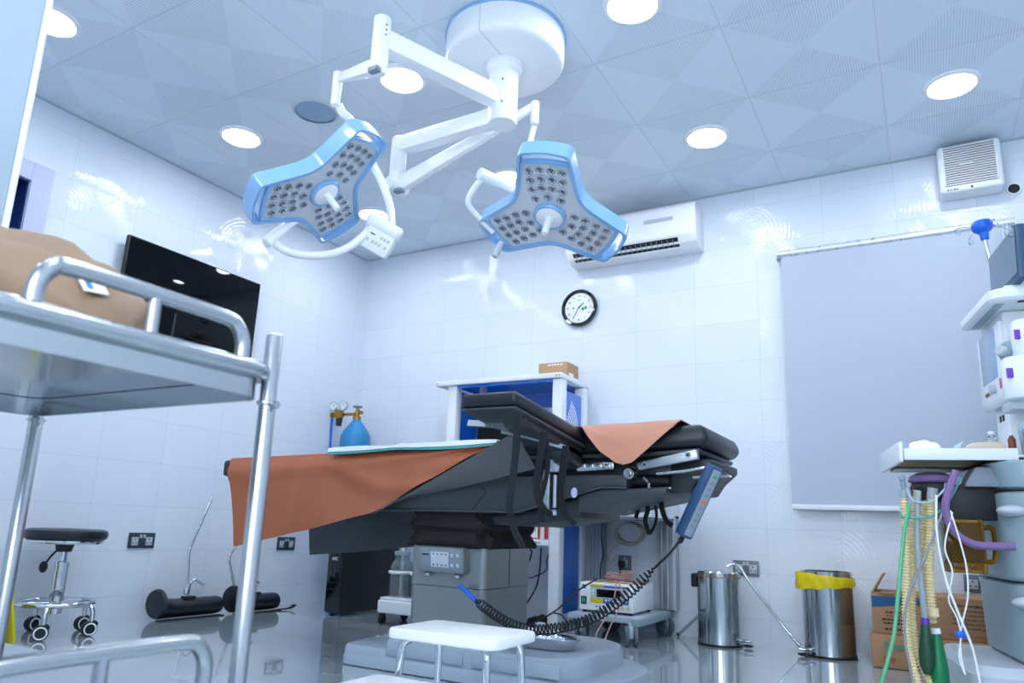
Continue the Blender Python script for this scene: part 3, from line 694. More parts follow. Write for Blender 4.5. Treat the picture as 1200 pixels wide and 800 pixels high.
b = MB(); b.sphere((cx + 0.030, -0.0229, cz - 0.010), (0.012, 0.0007, 0.012)); b.sphere((cx + 0.052, -0.0229, cz - 0.004), (0.009, 0.0007, 0.013)); b.sphere((cx - 0.044, -0.0229, cz + 0.002), (0.008, 0.0007, 0.006)); b.build('green_mark', 'green_ink', dl)
b = MB(); T = back_text(cx, cz, -0.026) @ Matrix.Rotation(pi / 2 - (1 + 35 / 60) * pi / 6, 4, 'Z'); b.prism([(-0.012, -0.003), (0.04, -0.0035), (0.052, 0), (0.04, 0.0035), (-0.012, 0.003)], -0.0006, 0.0006, 'XY', T=T); b.build('hour_hand', 'ink', ck)
b = MB(); T = back_text(cx, cz, -0.0285) @ Matrix.Rotation(pi / 2 - 35 * pi / 30, 4, 'Z'); b.prism([(-0.016, -0.002), (0.07, -0.0025), (0.084, 0), (0.07, 0.0025), (-0.016, 0.002)], -0.0006, 0.0006, 'XY', T=T); b.cyl((cx, -0.024, cz), (cx, -0.030, cz), 0.004); b.build('minute_hand', 'ink', ck)
# roller blind
rb = thing('roller_blind', 'grey roller blind pulled down over the window on the back wall', 'blind', (3.9, 0, 0.74))
BX0, BX1, BY = 3.372, 4.545, -0.048
b = MB(); n = 24
grid = [[(BX0 + (BX1 - BX0) * i / n, BY + 0.004 * sin(3.1 * i / n * 2) * (j / 8), 2.28 - (2.28 - 0.775) * j / 8) for j in range(9)] for i in range(n + 1)]
b.sheet(grid, 0.002); b.build('fabric', 'blind', rb)
b = MB(); b.cyl((BX0 - 0.022, BY + 0.006, 2.292), (BX1 + 0.02, BY + 0.006, 2.292), 0.022, n=20); b.build('roller_tube', 'tube_white', rb)
b = MB(); b.bx(BX0 - 0.002, BX1 + 0.002, BY - 0.012, BY + 0.012, 0.75, 0.778, 0.005); b.build('bottom_bar', 'white_matte', rb)
for x in (BX0 - 0.026, BX1 + 0.024):
    b = MB(); b.bx(x - 0.004, x + 0.004, BY - 0.012, -0.001, 2.262, 2.318, 0.003); b.build('bracket', 'white_matte', rb)
b = MB(); b.tube([(BX1 - 0.02, BY - 0.02, 2.28), (BX1 - 0.02, BY - 0.022, 1.5), (BX1 - 0.03, BY - 0.022, 1.2), (BX1 - 0.04, BY - 0.022, 1.5), (BX1 - 0.04, BY - 0.02, 2.28)], 0.002, n=6); b.build('pull_chain', 'white_plastic', rb)
# television on the side wall
tv = thing('flat_tv', 'large black flat television hung on the side wall behind the steel trolley', 'television', (0, -1.66, 1.62))
TY0, TY1, TZ0, TZ1 = -2.152, -1.166, 1.640, 2.197
TT = Matrix.Translation((0.035, 0, TZ0)) @ Matrix.Rotation(0.02, 4, 'Y') @ Matrix.Translation((-0.035, 0, -TZ0))
b = MB(TT); b.bx(0.035, 0.068, TY0, TY1, TZ0, TZ1, 0.006); b.bx(0.02, 0.036, TY0 + 0.2, TY1 - 0.2, TZ0 + 0.08, TZ1 - 0.15, 0.006); b.build('casing', 'black', tv)
b = MB(TT); b.bx(0.0685, 0.0705, TY0 + 0.008, TY1 - 0.008, TZ0 + 0.016, TZ1 - 0.008, 0.0008); b.build('screen', 'screen', tv)
b = MB(); b.bx(0.001, 0.02, -1.8, -1.52, 1.75, 2.05, 0.002); b.build('wall_bracket', 'black', tv)
# socket outlets
def socket(name_lab, c, face, w=0.148, h=0.086, plate='socket', gangs=2):
    """twin wall socket; face 'back' looks to -Y, 'side' looks to +X"""
    if face == 'back': T = frame((c[0], -0.0008, c[1]), (1, 0, 0), (0, 0, 1)); loc = (c[0], 0, c[1] - h / 2)
    else: T = frame((0.0008, c[0], c[1]), (0, 1, 0), (0, 0, 1)); loc = (0, c[0], c[1] - h / 2)
    t = thing('wall_socket', name_lab, 'socket', loc)
    b = MB(T); b.box((0, 0, 0.005), (w, h, 0.01), 0.003); b.build('plate', plate, t)
    for g in range(gangs):
        gx = 0 if gangs == 1 else (-w * 0.27 if g == 0 else w * 0.27)
        b = MB(T)
        for dx, dy in ((0, 0.008), (-0.012, -0.014), (0.012, -0.014)): b.box((gx + dx, dy, 0.0102), (0.006 if dx == 0 else 0.009, 0.010 if dx == 0 else 0.006, 0.0012), mat=1)
        b.box((gx, -0.004, 0.0101), (0.042, 0.046, 0.0008), 0.0003, mat=0)
        b.build('outlet', ['light_grey', 'black'], t)
        b = MB(T); b.box((gx * 0.25, 0.024, 0.0112), (0.014, 0.02, 0.004), 0.001); b.build('rocker_switch', 'light_grey', t)
    return t
socket('twin grey wall socket behind the pedal bin with the chrome rod leaning on it', (3.093, 0.41), 'back')
socket('twin grey wall socket low behind the anaesthetic machine and cartons', (4.26, 0.40), 'back', 0.17)
socket('dark twin wall socket on the side wall to the right of the round stool', (-1.751, 0.44), 'side', 0.166, 0.088, 'socket_dark')
socket('dark twin wall socket on the side wall below the orange drape', (-0.62, 0.42), 'side', 0.166, 0.09, 'socket_dark')
socket('single grey wall socket with a black plug above the diathermy unit', (2.347, 0.40), 'back', 0.086, 0.09, 'socket', 1)
socket('cream wall socket inside the open rack behind loose cables', (1.93, 0.43), 'back', 0.086, 0.10, 'cream', 1)
# plug in the single socket
pg = thing('socket_plug', 'black mains plug pushed into the single wall socket above the diathermy unit', 'plug', (2.34, -0.03, 0.37))
b = MB(); b.box((2.335, -0.032, 0.392), (0.042, 0.036, 0.045), 0.01); b.build('plug_body', 'black', pg)
b = MB(); b.tube([(2.335, -0.045, 0.372), (2.335, -0.06, 0.34), (2.33, -0.075, 0.31)], 0.005); b.build('flex', 'rubber', pg)

# ---------------------------------------------------------------- operating table
YN, YF = -1.92, -1.40
tbl = thing('operating_table', 'grey operating table on a steel column with black pads and a raised arm board', 'operating table', (2.2, -1.66, 0))
def rrect(x0, x1, y0, y1, r, k=8):
    """rounded rectangle; r = radii for corners (x0y0, x1y0, x1y1, x0y1)"""
    r = (r,) * 4 if not isinstance(r, (tuple, list)) else r; out = []
    for (cx, cy, a0), rr in zip([(x0, y0, pi), (x1, y0, 1.5 * pi), (x1, y1, 0), (x0, y1, 0.5 * pi)], r):
        ox = cx + rr if cx == x0 else cx - rr; oy = cy + rr if cy == y0 else cy - rr
        out += [(ox + rr * cos(a0 + 0.5 * pi * i / k), oy + rr * sin(a0 + 0.5 * pi * i / k)) for i in range(k + 1)]
    return out
def loft(b, rings, cap0=True, cap1=True, mat=0):
    n = len(rings[0]); vs = [p for r in rings for p in r]; fs = []
    for k in range(len(rings) - 1):
        for i in range(n): fs.append((k * n + i, k * n + (i + 1) % n, (k + 1) * n + (i + 1) % n, (k + 1) * n + i))
    if cap0: fs.append(tuple(range(n))[::-1])
    if cap1: fs.append(tuple((len(rings) - 1) * n + i for i in range(n)))
    return b.add(vs, fs, mat)
def slab(b, x0, x1, y0, y1, z0, z1, r, bev=0.012, mat=0):
    def R(d, z): return [(x, y, z) for x, y in rrect(x0 + d, x1 - d, y0 + d, y1 - d, r if not isinstance(r, tuple) else r)]
    return loft(b, [R(0, z0), R(0, z1 - bev), R(bev * 0.3, z1 - bev * 0.3), R(bev, z1)], mat=mat)
# floor base: wide skirt, upper deck, corner foot
b = MB()
slab(b, 1.80, 3.03, -1.985, -1.28, 0.004, 0.055, (0.05, 0.30, 0.30, 0.05), 0.02)
slab(b, 2.02, 2.90, -1.965, -1.33, 0.05, 0.132, (0.04, 0.20, 0.20, 0.04), 0.022)
slab(b, 1.80, 2.04, -1.98, -1.72, 0.03, 0.088, (0.05, 0.03, 0.03, 0.05), 0.02); slab(b, 1.80, 2.04, -1.56, -1.31, 0.03, 0.088, (0.05, 0.03, 0.03, 0.05), 0.02)
b.bx(2.46, 2.84, -1.9735, -1.964, 0.06, 0.112, 0.004); b.bx(2.06, 2.42, -1.9735, -1.964, 0.06, 0.112, 0.004)
b.build('floor_base', 'base_paint', tbl)
# column
b = MB()
def ring(x0, x1, y0, y1, z, r): return [(x, y, z) for x, y in rrect(x0, x1, y0, y1, r, 5)]
loft(b, [ring(2.09, 2.46, -1.90, -1.50, 0.13, 0.03), ring(2.09, 2.46, -1.90, -1.50, 0.343, 0.03)])
loft(b, [ring(2.087, 2.463, -1.903, -1.497, 0.3455, 0.03), ring(2.087, 2.463, -1.903, -1.497, 0.53, 0.03)])
b.box((2.4635, -1.70, 0.435), (0.002, 0.003, 0.17), mat=1)
col = b.build('column', ['column', 'shell_dark'], tbl)
T = frame((2.272, -1.917, 0.455), (1, 0, -0.005), (0, -0.12, 1))
b = MB(T); b.box((0, 0, 0), (0.226, 0.105, 0.05), 0.008); cp = b.build('control_panel', 'column', tbl)
b = MB(T); b.box((0, 0.004, 0.0255), (0.206, 0.082, 0.002), 0.001, mat=0); b.box((-0.005, 0.002, 0.0268), (0.088, 0.062, 0.0012), 0.0005, mat=1)
for i in range(4):
    for j in (-1, 1): b.box((-0.036 + i * 0.021, 0.002 + j * 0.022, 0.0277), (0.006, 0.006, 0.0006), mat=2)
for i in range(2):
    for j in (-1, 1): b.box((0.056 + i * 0.028, 0.002 + j * 0.02, 0.0268), (0.012, 0.014, 0.001), mat=1)
b.box((-0.078, 0.02, 0.0268), (0.034, 0.006, 0.0008), mat=2)
b.build('keypad', ['mid_grey', 'light_grey', 'ink'], cp)
for x in (-0.08, 0.07):
    b = MB(T); b.cyl((x, -0.0545, 0.008), (x, -0.072, 0.008), 0.012, bev=0.003); b.build('socket_port', 'steel', cp)
# crumpled bellows below the top
b = MB(); rings = []; rnd = random.Random(4)
base = rrect(2.10, 2.45, -1.90, -1.50, 0.05, 7)
for k in range(13):
    t = k / 12; z = 0.505 + t * 0.15; R_ = []
    for i, (x, y) in enumerate(base):
        w = 0.026 + 0.016 * sin(4.2 * t * pi + 0.9 * sin(i * 0.7)) + 0.008 * sin(i * 2.1 + k * 1.7) + 0.02 * (1 - t) ** 2
        dx, dy = x - 2.275, y + 1.70; d = sqrt(dx * dx + dy * dy)
        R_.append((x + dx / d * w, y + dy / d * w * 0.6, z + 0.012 * sin(i * 1.3 + k) * (0.3 if k in (0, 12) else 1)))
    rings.append(R_)
loft(b, rings); b.build('bellows', 'bellows', tbl, ang=60)
# under-table shell
b = MB(); b.prism([(1.58, 0.785), (2.50, 0.793), (2.87, 0.803), (3.075, 0.805), (3.075, 0.757), (2.972, 0.757), (2.618, 0.657), (1.60, 0.65)], YN + 0.002, YF, 'XZ', 0.006)
b.prism([(1.57, 0.645), (2.615, 0.65), (2.972, 0.75), (3.075, 0.75), (3.075, 0.757), (2.968, 0.758), (2.612, 0.658), (1.57, 0.653)], YN - 0.006, YN + 0.02, 'XZ', 0.001)
b.tube([(2.40, YN - 0.0005, 0.795), (2.452, YN - 0.0005, 0.75), (2.462, YN - 0.0005, 0.735), (2.452, YN - 0.0005, 0.72), (2.40, YN - 0.0005, 0.66)], 0.002, n=6, smooth=False, mat=1)
b.build('top_shell', ['shell', 'shell_dark'], tbl)
b = MB(); b.prism([(2.878, 0.66), (3.224, 0.735), (3.224, 0.755), (2.975, 0.748), (2.878, 0.722)], YN + 0.006, YF - 0.02, 'XZ', 0.005); b.build('lower_shell', 'shell', tbl)
b = MB(); b.prism([(2.25, 0.61), (2.60, 0.60), (2.87, 0.64), (2.87, 0.72), (2.60, 0.65), (2.25, 0.645)], YN + 0.05, YF - 0.05, 'XZ', 0.004); b.build('inner_beam', 'shell_dark', tbl)
# plates and pads
def ptop(x): return 0.885 + (x - 0.865) * 0.0196
b = MB(); b.prism([(0.88, 0.783), (2.55, 0.813), (2.55, 0.828), (0.88, 0.798)], YN + 0.01, YF - 0.01, 'XZ', 0.003)
b.prism([(2.57, 0.862), (3.10, 0.868), (3.345, 0.878), (3.352, 0.890), (3.345, 0.896), (3.10, 0.884), (2.57, 0.878)], YN + 0.004, YF - 0.004, 'XZ', 0.003)
b.build('pad_plate', 'under', tbl)
b = MB(); b.prism([(0.84, 0.80), (2.55, 0.83), (2.55, ptop(2.55)), (0.84, ptop(0.84))], YN, YF, 'XZ', 0.018, seg=3); b.build('leg_pad', 'leather', tbl)
b = MB(); b.prism([(2.565, 0.882), (3.10, 0.888), (3.358, 0.90), (3.385, 0.93), (3.36, 0.984), (3.10, 0.97), (2.565, 0.962)], YN - 0.004, YF, 'XZ', 0.02, seg=3); b.build('back_pad', 'leather', tbl)
# mechanisms on the near side
b = MB(); b.prism([(3.124, 0.843), (3.347, 0.889), (3.352, 0.853), (3.134, 0.815)], YN - 0.034, YN - 0.006, 'XZ', 0.004)
for x, z in ((3.158, 0.836), (3.318, 0.868)): b.cyl((x, YN - 0.032, z), (x, YN - 0.038, z), 0.010, mat=1); b.cyl((x, YN - 0.038, z), (x, YN - 0.0395, z), 0.005, mat=2)
b.build('side_rail', ['alu', 'steel', 'black'], tbl)
b = MB(); b.prism([(2.885, 0.812), (3.035, 0.82), (3.035, 0.848), (2.885, 0.842)], YN - 0.03, YN - 0.004, 'XZ', 0.004)
for i in range(4): b.box((2.91 + i * 0.034, YN - 0.031, 0.830), (0.022, 0.006, 0.022), 0.005)
b.build('ratchet_bar', 'steel', tbl)
b = MB(); b.cyl((3.075, -1.86, 0.782), (3.224, -1.86, 0.785), 0.024); b.build('hinge_tube', 'black', tbl)
b = MB(); b.bx(2.56, 3.10, YN + 0.05, YF - 0.05, 0.80, 0.868, 0.004); b.build('seat_frame', 'shell_dark', tbl)
b = MB(); b.cyl((3.088, YN - 0.02, 0.806), (3.088, YN + 0.02, 0.806), 0.022, bev=0.004); b.cyl((3.088, YN - 0.026, 0.806), (3.088, YN - 0.02, 0.806), 0.011); b.build('hinge_bolt', 'steel', tbl)
b = MB(); b.prism([(3.224, 0.735), (3.30, 0.745), (3.33, 0.79), (3.38, 0.835), (3.38, 0.862), (3.31, 0.862), (3.224, 0.845)], YN + 0.06, YF - 0.06, 'XZ', 0.006)
b.prism([(3.30, 0.75), (3.335, 0.68), (3.36, 0.79)], YN + 0.05, YN + 0.09, 'XZ', 0.004); b.build('head_bracket', 'shell_dark', tbl)
b = MB(); b.tube([(3.20, YN - 0.025, 0.803), (3.30, YN - 0.025, 0.812), (3.39, YN - 0.025, 0.826), (3.46, YN - 0.02, 0.795), (3.33, YN - 0.02, 0.79)], 0.006, smooth=False); b.tube([(3.15, YN - 0.02, 0.79), (3.17, YN - 0.03, 0.77), (3.175, YN - 0.04, 0.755)], 0.006); b.build('release_lever', 'steel', tbl)
b = MB(); b.box((2.755, YN - 0.018, 0.74), (0.03, 0.026, 0.16), 0.004); b.cyl((2.79, YN - 0.02, 0.80), (2.79, YN - 0.02, 0.675), 0.009); b.box((2.79, YN - 0.02, 0.835), (0.05, 0.03, 0.05), 0.006); b.cyl((2.79, YN - 0.022, 0.668), (2.79, YN - 0.022, 0.645), 0.012, bev=0.003); b.build('rail_clamp', 'alu', tbl)
b = MB(); b.sphere((2.811, -1.970, 0.835), (0.015, 0.012, 0.022)); b.build('clamp_knob', 'lilac', tbl); b = MB(); b.sphere((2.885, -1.970, 0.731), (0.013, 0.012, 0.02)); b.build('clamp_knob', 'lilac', tbl)
# arm board: pad on a plate rising towards the near end, with straps
def az(y): return 1.028 - (y + 2.5) * 0.111
y0, y1 = -2.505, -1.94
b = MB(); b.prism([(y0, az(y0)), (y1, az(y1)), (y1, az(y1) - 0.048), (y0, az(y0) - 0.048)], 2.706, 2.918, 'YZ', 0.014, seg=3); b.build('arm_board_pad', 'leather', tbl)
b = MB(); b.prism([(y0 + 0.004, az(y0) - 0.051), (y1, az(y1) - 0.051), (y1, az(y1) - 0.066), (y0 + 0.004, az(y0) - 0.060)], 2.704, 2.916, 'YZ', 0.003); b.build('arm_board', 'under', tbl)
b = MB(); b.prism([(-2.40, 0.965), (-1.93, 0.90), (-1.93, 0.86), (-2.36, 0.925)], 2.80, 2.90, 'YZ', 0.004); b.prism([(-2.1, 0.91), (-1.93, 0.89), (-1.93, 0.82), (-2.02, 0.84)], 2.82, 2.90, 'YZ', 0.006); b.build('arm_board_bracket', 'shell_dark', tbl)
b = MB(); b.ribbon([(2.635, -2.340, 0.953), (2.728, -2.340, 0.946), (2.815, -2.340, 0.934)], (0, 0.25, 1), 0.022, 0.012, smooth=False); b.ribbon([(2.768, -2.330, 0.922), (2.828, -2.250, 0.912), (2.915, -2.100, 0.884)], (0, 0, 1), 0.016, 0.010, smooth=False); b.build('clamp_handle', 'alu', tbl)
def strap(pts, side=(0.9, -0.3, 0), w=0.029):
    b = MB(); b.ribbon(pts, side, w, 0.004); b.build('strap', 'strap', tbl)
strap([(2.988, -2.617, 0.932), (2.979, -2.599, 0.842), (2.962, -2.583, 0.741), (2.947, -2.571, 0.660), (2.953, -2.551, 0.595), (2.973, -2.525, 0.536)])
strap([(2.978, -2.414, 0.902), (2.960, -2.404, 0.823), (2.944, -2.393, 0.741), (2.945, -2.378, 0.687), (2.964, -2.371, 0.655), (2.989, -2.365, 0.640)], w=0.031)
strap([(2.955, -2.355, 0.898), (2.953, -2.332, 0.801), (2.935, -2.323, 0.726), (2.920, -2.317, 0.670), (2.924, -2.302, 0.618)], w=0.018)
strap([(2.993, -2.280, 0.872), (2.985, -2.286, 0.785), (2.974, -2.273, 0.707), (2.986, -2.262, 0.645), (3.020, -2.246, 0.613)], w=0.030)
for pts, w in (([(2.992, -1.560, 0.734), (2.995, -1.560, 0.703), (2.977, -1.550, 0.650)], 0.018), ([(3.046, -1.620, 0.739), (3.053, -1.620, 0.684), (3.042, -1.620, 0.640), (3.060, -1.620, 0.587)], 0.02),
               ([(3.062, -1.580, 0.741), (3.076, -1.580, 0.676), (3.072, -1.580, 0.632), (3.056, -1.600, 0.587)], 0.012), ([(3.120, -1.660, 0.741), (3.127, -1.660, 0.684), (3.144, -1.660, 0.642), (3.167, -1.660, 0.623)], 0.022)):
    strap(pts, w=w)
b = MB(); b.cyl((2.943, -1.550, 0.713), (2.947, -1.550, 0.674), 0.010); b.cyl((2.951, -1.550, 0.717), (2.951, -1.550, 0.742), 0.006); b.build('clip', 'alu', tbl)
# hand control with its coiled lead
p1, p2 = Vector((3.421, -1.990, 0.825)), Vector((3.305, -1.990, 0.587)); ax = (p1 - p2).normalized()
nf = Vector((0.80, -0.60, 0)); nf = (nf - ax * nf.dot(ax)).normalized(); sx = ax.cross(nf)
T = Matrix(((sx.x, ax.x, nf.x, (p1.x + p2.x) / 2), (sx.y, ax.y, nf.y, (p1.y + p2.y) / 2), (sx.z, ax.z, nf.z, (p1.z + p2.z) / 2), (0, 0, 0, 1)))
b = MB(T); L = (p1 - p2).length; b.box((0, 0, 0), (0.046, L, 0.048), 0.006); hc = b.build('hand_control', 'remote', tbl)
b = MB(T); b.box((0, 0, 0.0245), (0.032, L - 0.02, 0.002), 0.0008, mat=0)
for i in range(9): b.box((0, L * 0.5 - 0.035 - i * 0.023, 0.0258), (0.016, 0.012, 0.0016), 0.0005, mat=(2 if i == 0 else 3 if i == 4 else 1))
b.build('keypad', ['remote_face', 'mid_grey', 'green_btn', 'orange_btn'], hc)
path = catmull([(3.295, -1.990, 0.572), (3.256, -1.990, 0.525), (3.207, -1.990, 0.479), (3.108, -2.000, 0.382), (2.996, -2.000, 0.301), (2.884, -2.000, 0.256), (2.753, -2.000, 0.229), (2.654, -1.990, 0.237), (2.564, -1.980, 0.265), (2.460, -1.960, 0.309)], 30)
n0 = 62; coil = []; prev = None
cum = [0]
for i in range(1, len(path)): cum.append(cum[-1] + (path[i] - path[i - 1]).length)
i0 = 2 * 30; Lc = cum[-1] - cum[i0]; turns = 52; K = turns * 9; j = i0
for k in range(K + 1):
    s_ = cum[i0] + Lc * k / K
    while j < len(path) - 2 and cum[j + 1] < s_: j += 1
    t_ = (s_ - cum[j]) / max(cum[j + 1] - cum[j], 1e-6); p = path[j].lerp(path[j + 1], min(1, t_)); tg = (path[j + 1] - path[j]).normalized()
    ex = (Vector((0, 1, 0)) - tg * tg.y).normalized(); ey = tg.cross(ex); r_ = 0.0175 * min(1, k / 30, (K - k) / 20 + 0.15); a_ = 2 * pi * turns * k / K
    coil.append(p + ex * (r_ * cos(a_)) + ey * (r_ * sin(a_)))
b = MB(); b.tube(list(path[:i0:6]) + [path[i0]], 0.0045, smooth=False, n=8); b.tube(coil, 0.0032, n=5, smooth=False); b.tube([p2, p2 + ax * -0.02, path[2]], 0.009, n=8, smooth=False); b.build('coiled_lead', 'rubber', hc, ang=80)
b = MB(); b.cyl((2.465, -1.960, 0.306), (2.375, -1.945, 0.357), 0.0085, 0.0095); b.build('lead_plug', 'blue', hc)

# ---------------------------------------------------------------- sheets on the table
dp = thing('rubber_drape', 'orange rubber sheet hanging over the leg end of the operating table', 'drape', (1.6, -1.66, 0.45))
def lerpf(x, pts):
    if x <= pts[0][0]: return pts[0][1]
    for (a, p), (c, q) in zip(pts, pts[1:]):
        if x <= c: return p + (q - p) * (x - a) / (c - a)
    return pts[-1][1]
nearz = [(0.985, 0.449), (1.30, 0.515), (1.60, 0.572), (1.90, 0.634), (2.20, 0.775), (2.40, 0.873), (2.548, 0.93)]
farz = [(0.98, 0.40), (1.3, 0.43), (1.75, 0.482), (2.2, 0.57), (2.548, 0.75)]
G = []; NU = 56
for i in range(NU + 1):
    u = i / NU; row = []
    for j in range(9):        # far hanging side, bottom to top
        t = j / 8; x = 0.985 + (2.548 - 0.985) * u - (1 - u) * 0.068 * t; zt = ptop(x) + 0.006; zb = min(lerpf(0.985 + (2.548 - 0.985) * u, farz), zt - 0.02)
        row.append((x, YF + 0.010 + 0.012 * (1 - t) * (1 + sin(u * 17)), zb + (zt - 0.006 - zb) * t))
    for j in range(1, 8):     # across the pad
        t = j / 8; x = 0.985 + (2.548 - 0.985) * u - (1 - u) * 0.068; row.append((x, YF + (YN - YF) * t, ptop(x) + 0.008 + 0.003 * sin(u * 22 + t * 4) * sin(pi * t)))
    for j in range(15):       # near hanging side, top to bottom
        t = j / 14; x = 0.985 + (2.548 - 0.985) * u - (1 - u) * 0.068 * (1 - t); zt = ptop(x) + 0.004; zb = min(lerpf(0.985 + (2.548 - 0.985) * u, nearz), zt - 0.012)
        k = 1.0 if x < 1.45 else max(0.0, 1 - (x - 1.45) / 0.35)      # free of the shell it swings in below the pad
        lip = math.exp(-((t - 0.17) / 0.09) ** 2)
        w = 0.012 + 0.010 * min(1, t * 6) + 0.014 * lip + 0.014 * (0.5 + 0.5 * sin(u * 13 - 5 * t + 0.8)) * t + 0.022 * math.exp(-((u - 0.40 - 0.34 * t) / 0.05) ** 2) * min(1, t * 3) + 0.014 * math.exp(-((u - 0.36 + 0.10 * t) / 0.035) ** 2) * min(1, t * 3)
        row.append((x, YN - w - 0.012 * t * (1 - k) + 0.055 * k * max(0, t - 0.2) , zt + (zb - zt) * t))
    G.append(row)
b = MB(); b.sheet(G, 0.003, mat=1, back=0); sh = b.build('sheet', ['orange', 'sheet_back'], dp, ang=50)
A, B_, C_, D_ = Vector((1.917, -1.975, 0.626)), Vector((2.649, -2.020, 0.963)), Vector((2.735, -2.000, 0.820)), Vector((2.014, -1.955, 0.691))
G = []
for i in range(25):
    u = i / 24; row = []
    for j in range(9):
        t = j / 8; p = A.lerp(B_, u).lerp(D_.lerp(C_, u), t); p.y += -0.010 * sin(pi * t) * sin(pi * u); p.z += -0.006 * sin(pi * u) * t; row.append(p)
    G.append(row)
b = MB(); b.sheet(G, 0.003, mat=0, back=0); tc = b.build('turned_corner', ['sheet_back'], dp, ang=50); tc['label'] = 'grey reverse of the sheet drawn up towards the arm board'
pd = thing('absorbent_pad', 'thin white disposable pad with teal backing lying on top of the orange sheet', 'pad', (2.1, -1.75, 0.9))
def pad_grid(dz, lip):
    G = []
    for i in range(31):
        u = i / 30; row = [(1.62 + (2.535 - 1.62) * u, -1.9695 - dz * 0.4, ptop(1.62 + 0.915 * u) + 0.0165 + dz - lip * (0.6 + 0.4 * abs(sin(u * 5 + 1))))]
        for j in range(9):
            t = j / 8; x = 1.62 + 0.20 * t * (1 - u) + (2.535 - 1.62) * u; y = -1.968 + 0.42 * t
            z = ptop(x) + 0.0165 + 0.003 * abs(sin(u * 9)) + 0.004 * (1 - t) * abs(sin(u * 5 + 1)) + (0.006 if abs(u - 0.48) < 0.02 else 0) + dz
            row.append((x, y, z))
        G.append(row)
    return G
b = MB(); b.sheet(pad_grid(0.0045, 0.014), 0.003); b.build('top_layer', 'pad_white', pd)
b = MB(); b.sheet(pad_grid(0.0, 0.022), 0.003); b.build('backing', 'teal', pd)
pe = thing('rubber_sheet', 'orange rubber sheet, coloured lamp-lit peach, draped in a V over the black back pad', 'drape', (3.07, -1.7, 0.84))
edge = [(2.835, 0.982), (2.928, 0.979), (2.945, 0.945), (2.99, 0.885), (3.05, 0.842), (3.085, 0.832), (3.12, 0.84), (3.18, 0.885), (3.24, 0.935), (3.285, 0.972)]
G = []
for i in range(41):
    u = i / 40; x = 2.835 + (3.285 - 2.835) * u; row = []
    zt = 0.979 + 0.014 * max(0, (x - 3.1) / 0.2) + 0.009 * sin(u * pi) * 0.8
    for j in range(9):
        t = j / 8; row.append((x, -1.48 + (-1.92 + 1.48) * t, zt + 0.003 * sin(u * 9 + t * 3) * sin(pi * t) + 0.008))
    for j in range(1, 12):
        t = j / 11; zb = min(lerpf(x, edge), zt - 0.004); row.append((x + 0.006 * sin(t * 4 + u * 7) * t, -1.944 - 0.022 * min(1, 3 * t) - 0.026 * t - 0.008 * sin(u * 9 + 1.5 * t) * t, zt + (zb - zt) * t))
    G.append(row)
b = MB(); b.sheet(G, 0.003, mat=1, back=0); b.build('sheet', ['peach', 'sheet_back'], pe, ang=50)

# ---------------------------------------------------------------- kidney dish and step stool
def kidney(b, c, a, bb, z0, h, rot, n=40):
    def out(s, z, grow=0.0):
        pts = []
        for i in range(n):
            t = 2 * pi * i / n; x = a * cos(t); y = bb * sin(t) - 0.30 * bb * (cos(t * 1.0) ** 2) * 1.0
            x *= s; y *= s
            pts.append((c[0] + x * cos(rot) - y * sin(rot), c[1] + x * sin(rot) + y * cos(rot), z))
        return pts
    return loft(b, [out(0.72, z0), out(0.80, z0 + 0.004), out(0.95, z0 + h * 0.75), out(1.03, z0 + h), out(1.03, z0 + h + 0.002), out(0.99, z0 + h), out(0.93, z0 + h * 0.75), out(0.78, z0 + 0.006), out(0.70, z0 + 0.004)])
b = MB(); kidney(b, (2.70, -1.775), 0.128, 0.078, 0.1345, 0.042, 0.15); tag(b.build('kidney_dish', 'chrome'), 'shiny steel kidney dish lying on the base of the operating table', 'dish')
ss = thing('step_stool', 'white-topped two-tread step stool with chrome tube legs before the table column', 'step stool', (2.85, -2.72, 0))
def tread(x0, x1, y0, y1, z):
    b = MB()
    def R(d, zz): return [(x, y, zz) for x, y in rrect(x0 + d, x1 - d, y0 + d, y1 - d, 0.028, 6)]
    loft(b, [R(0.004, z - 0.03), R(0, z - 0.026), R(0, z - 0.008), R(0.003, z - 0.002), R(0.009, z)])
    for i in range(9): b.sphere((x0 + 0.04 + (x1 - x0 - 0.08) * i / 8, (y0 + y1) / 2 + 0.05 * sin(i * 2.2), z - 0.0012), (0.012, 0.007, 0.002), 10, 6)
    b.build('tread', 'white', ss)
tread(2.645, 3.015, -2.745, -2.49, 0.30); tread(2.645, 3.015, -3.01, -2.765, 0.178)
for x in (2.685, 2.975):
    s_ = 1 if x > 2.8 else -1
    b = MB(); b.tube([(x - 0.02 * s_, -2.70, 0.268), (x - 0.004 * s_, -2.71, 0.255), (x, -2.715, 0.22), (x + 0.006 * s_, -2.72, 0.10), (x + 0.012 * s_, -2.725, 0.006)], 0.011); b.build('leg', 'chrome', ss)
    b = MB(); b.tube([(x - 0.02 * s_, -2.535, 0.268), (x - 0.004 * s_, -2.525, 0.255), (x, -2.52, 0.22), (x + 0.006 * s_, -2.515, 0.10), (x + 0.012 * s_, -2.51, 0.006)], 0.011); b.build('leg', 'chrome', ss)
    b = MB(); b.tube([(x - 0.02 * s_, -2.97, 0.148), (x - 0.004 * s_, -2.98, 0.135), (x, -2.985, 0.10), (x + 0.01 * s_, -2.99, 0.006)], 0.011); b.build('leg', 'chrome', ss)
    b = MB(); b.tube([(x + 0.004 * s_, -2.72, 0.138), (x + 0.002 * s_, -2.86, 0.138), (x, -2.975, 0.138)], 0.009, smooth=False); b.build('side_bar', 'chrome', ss)

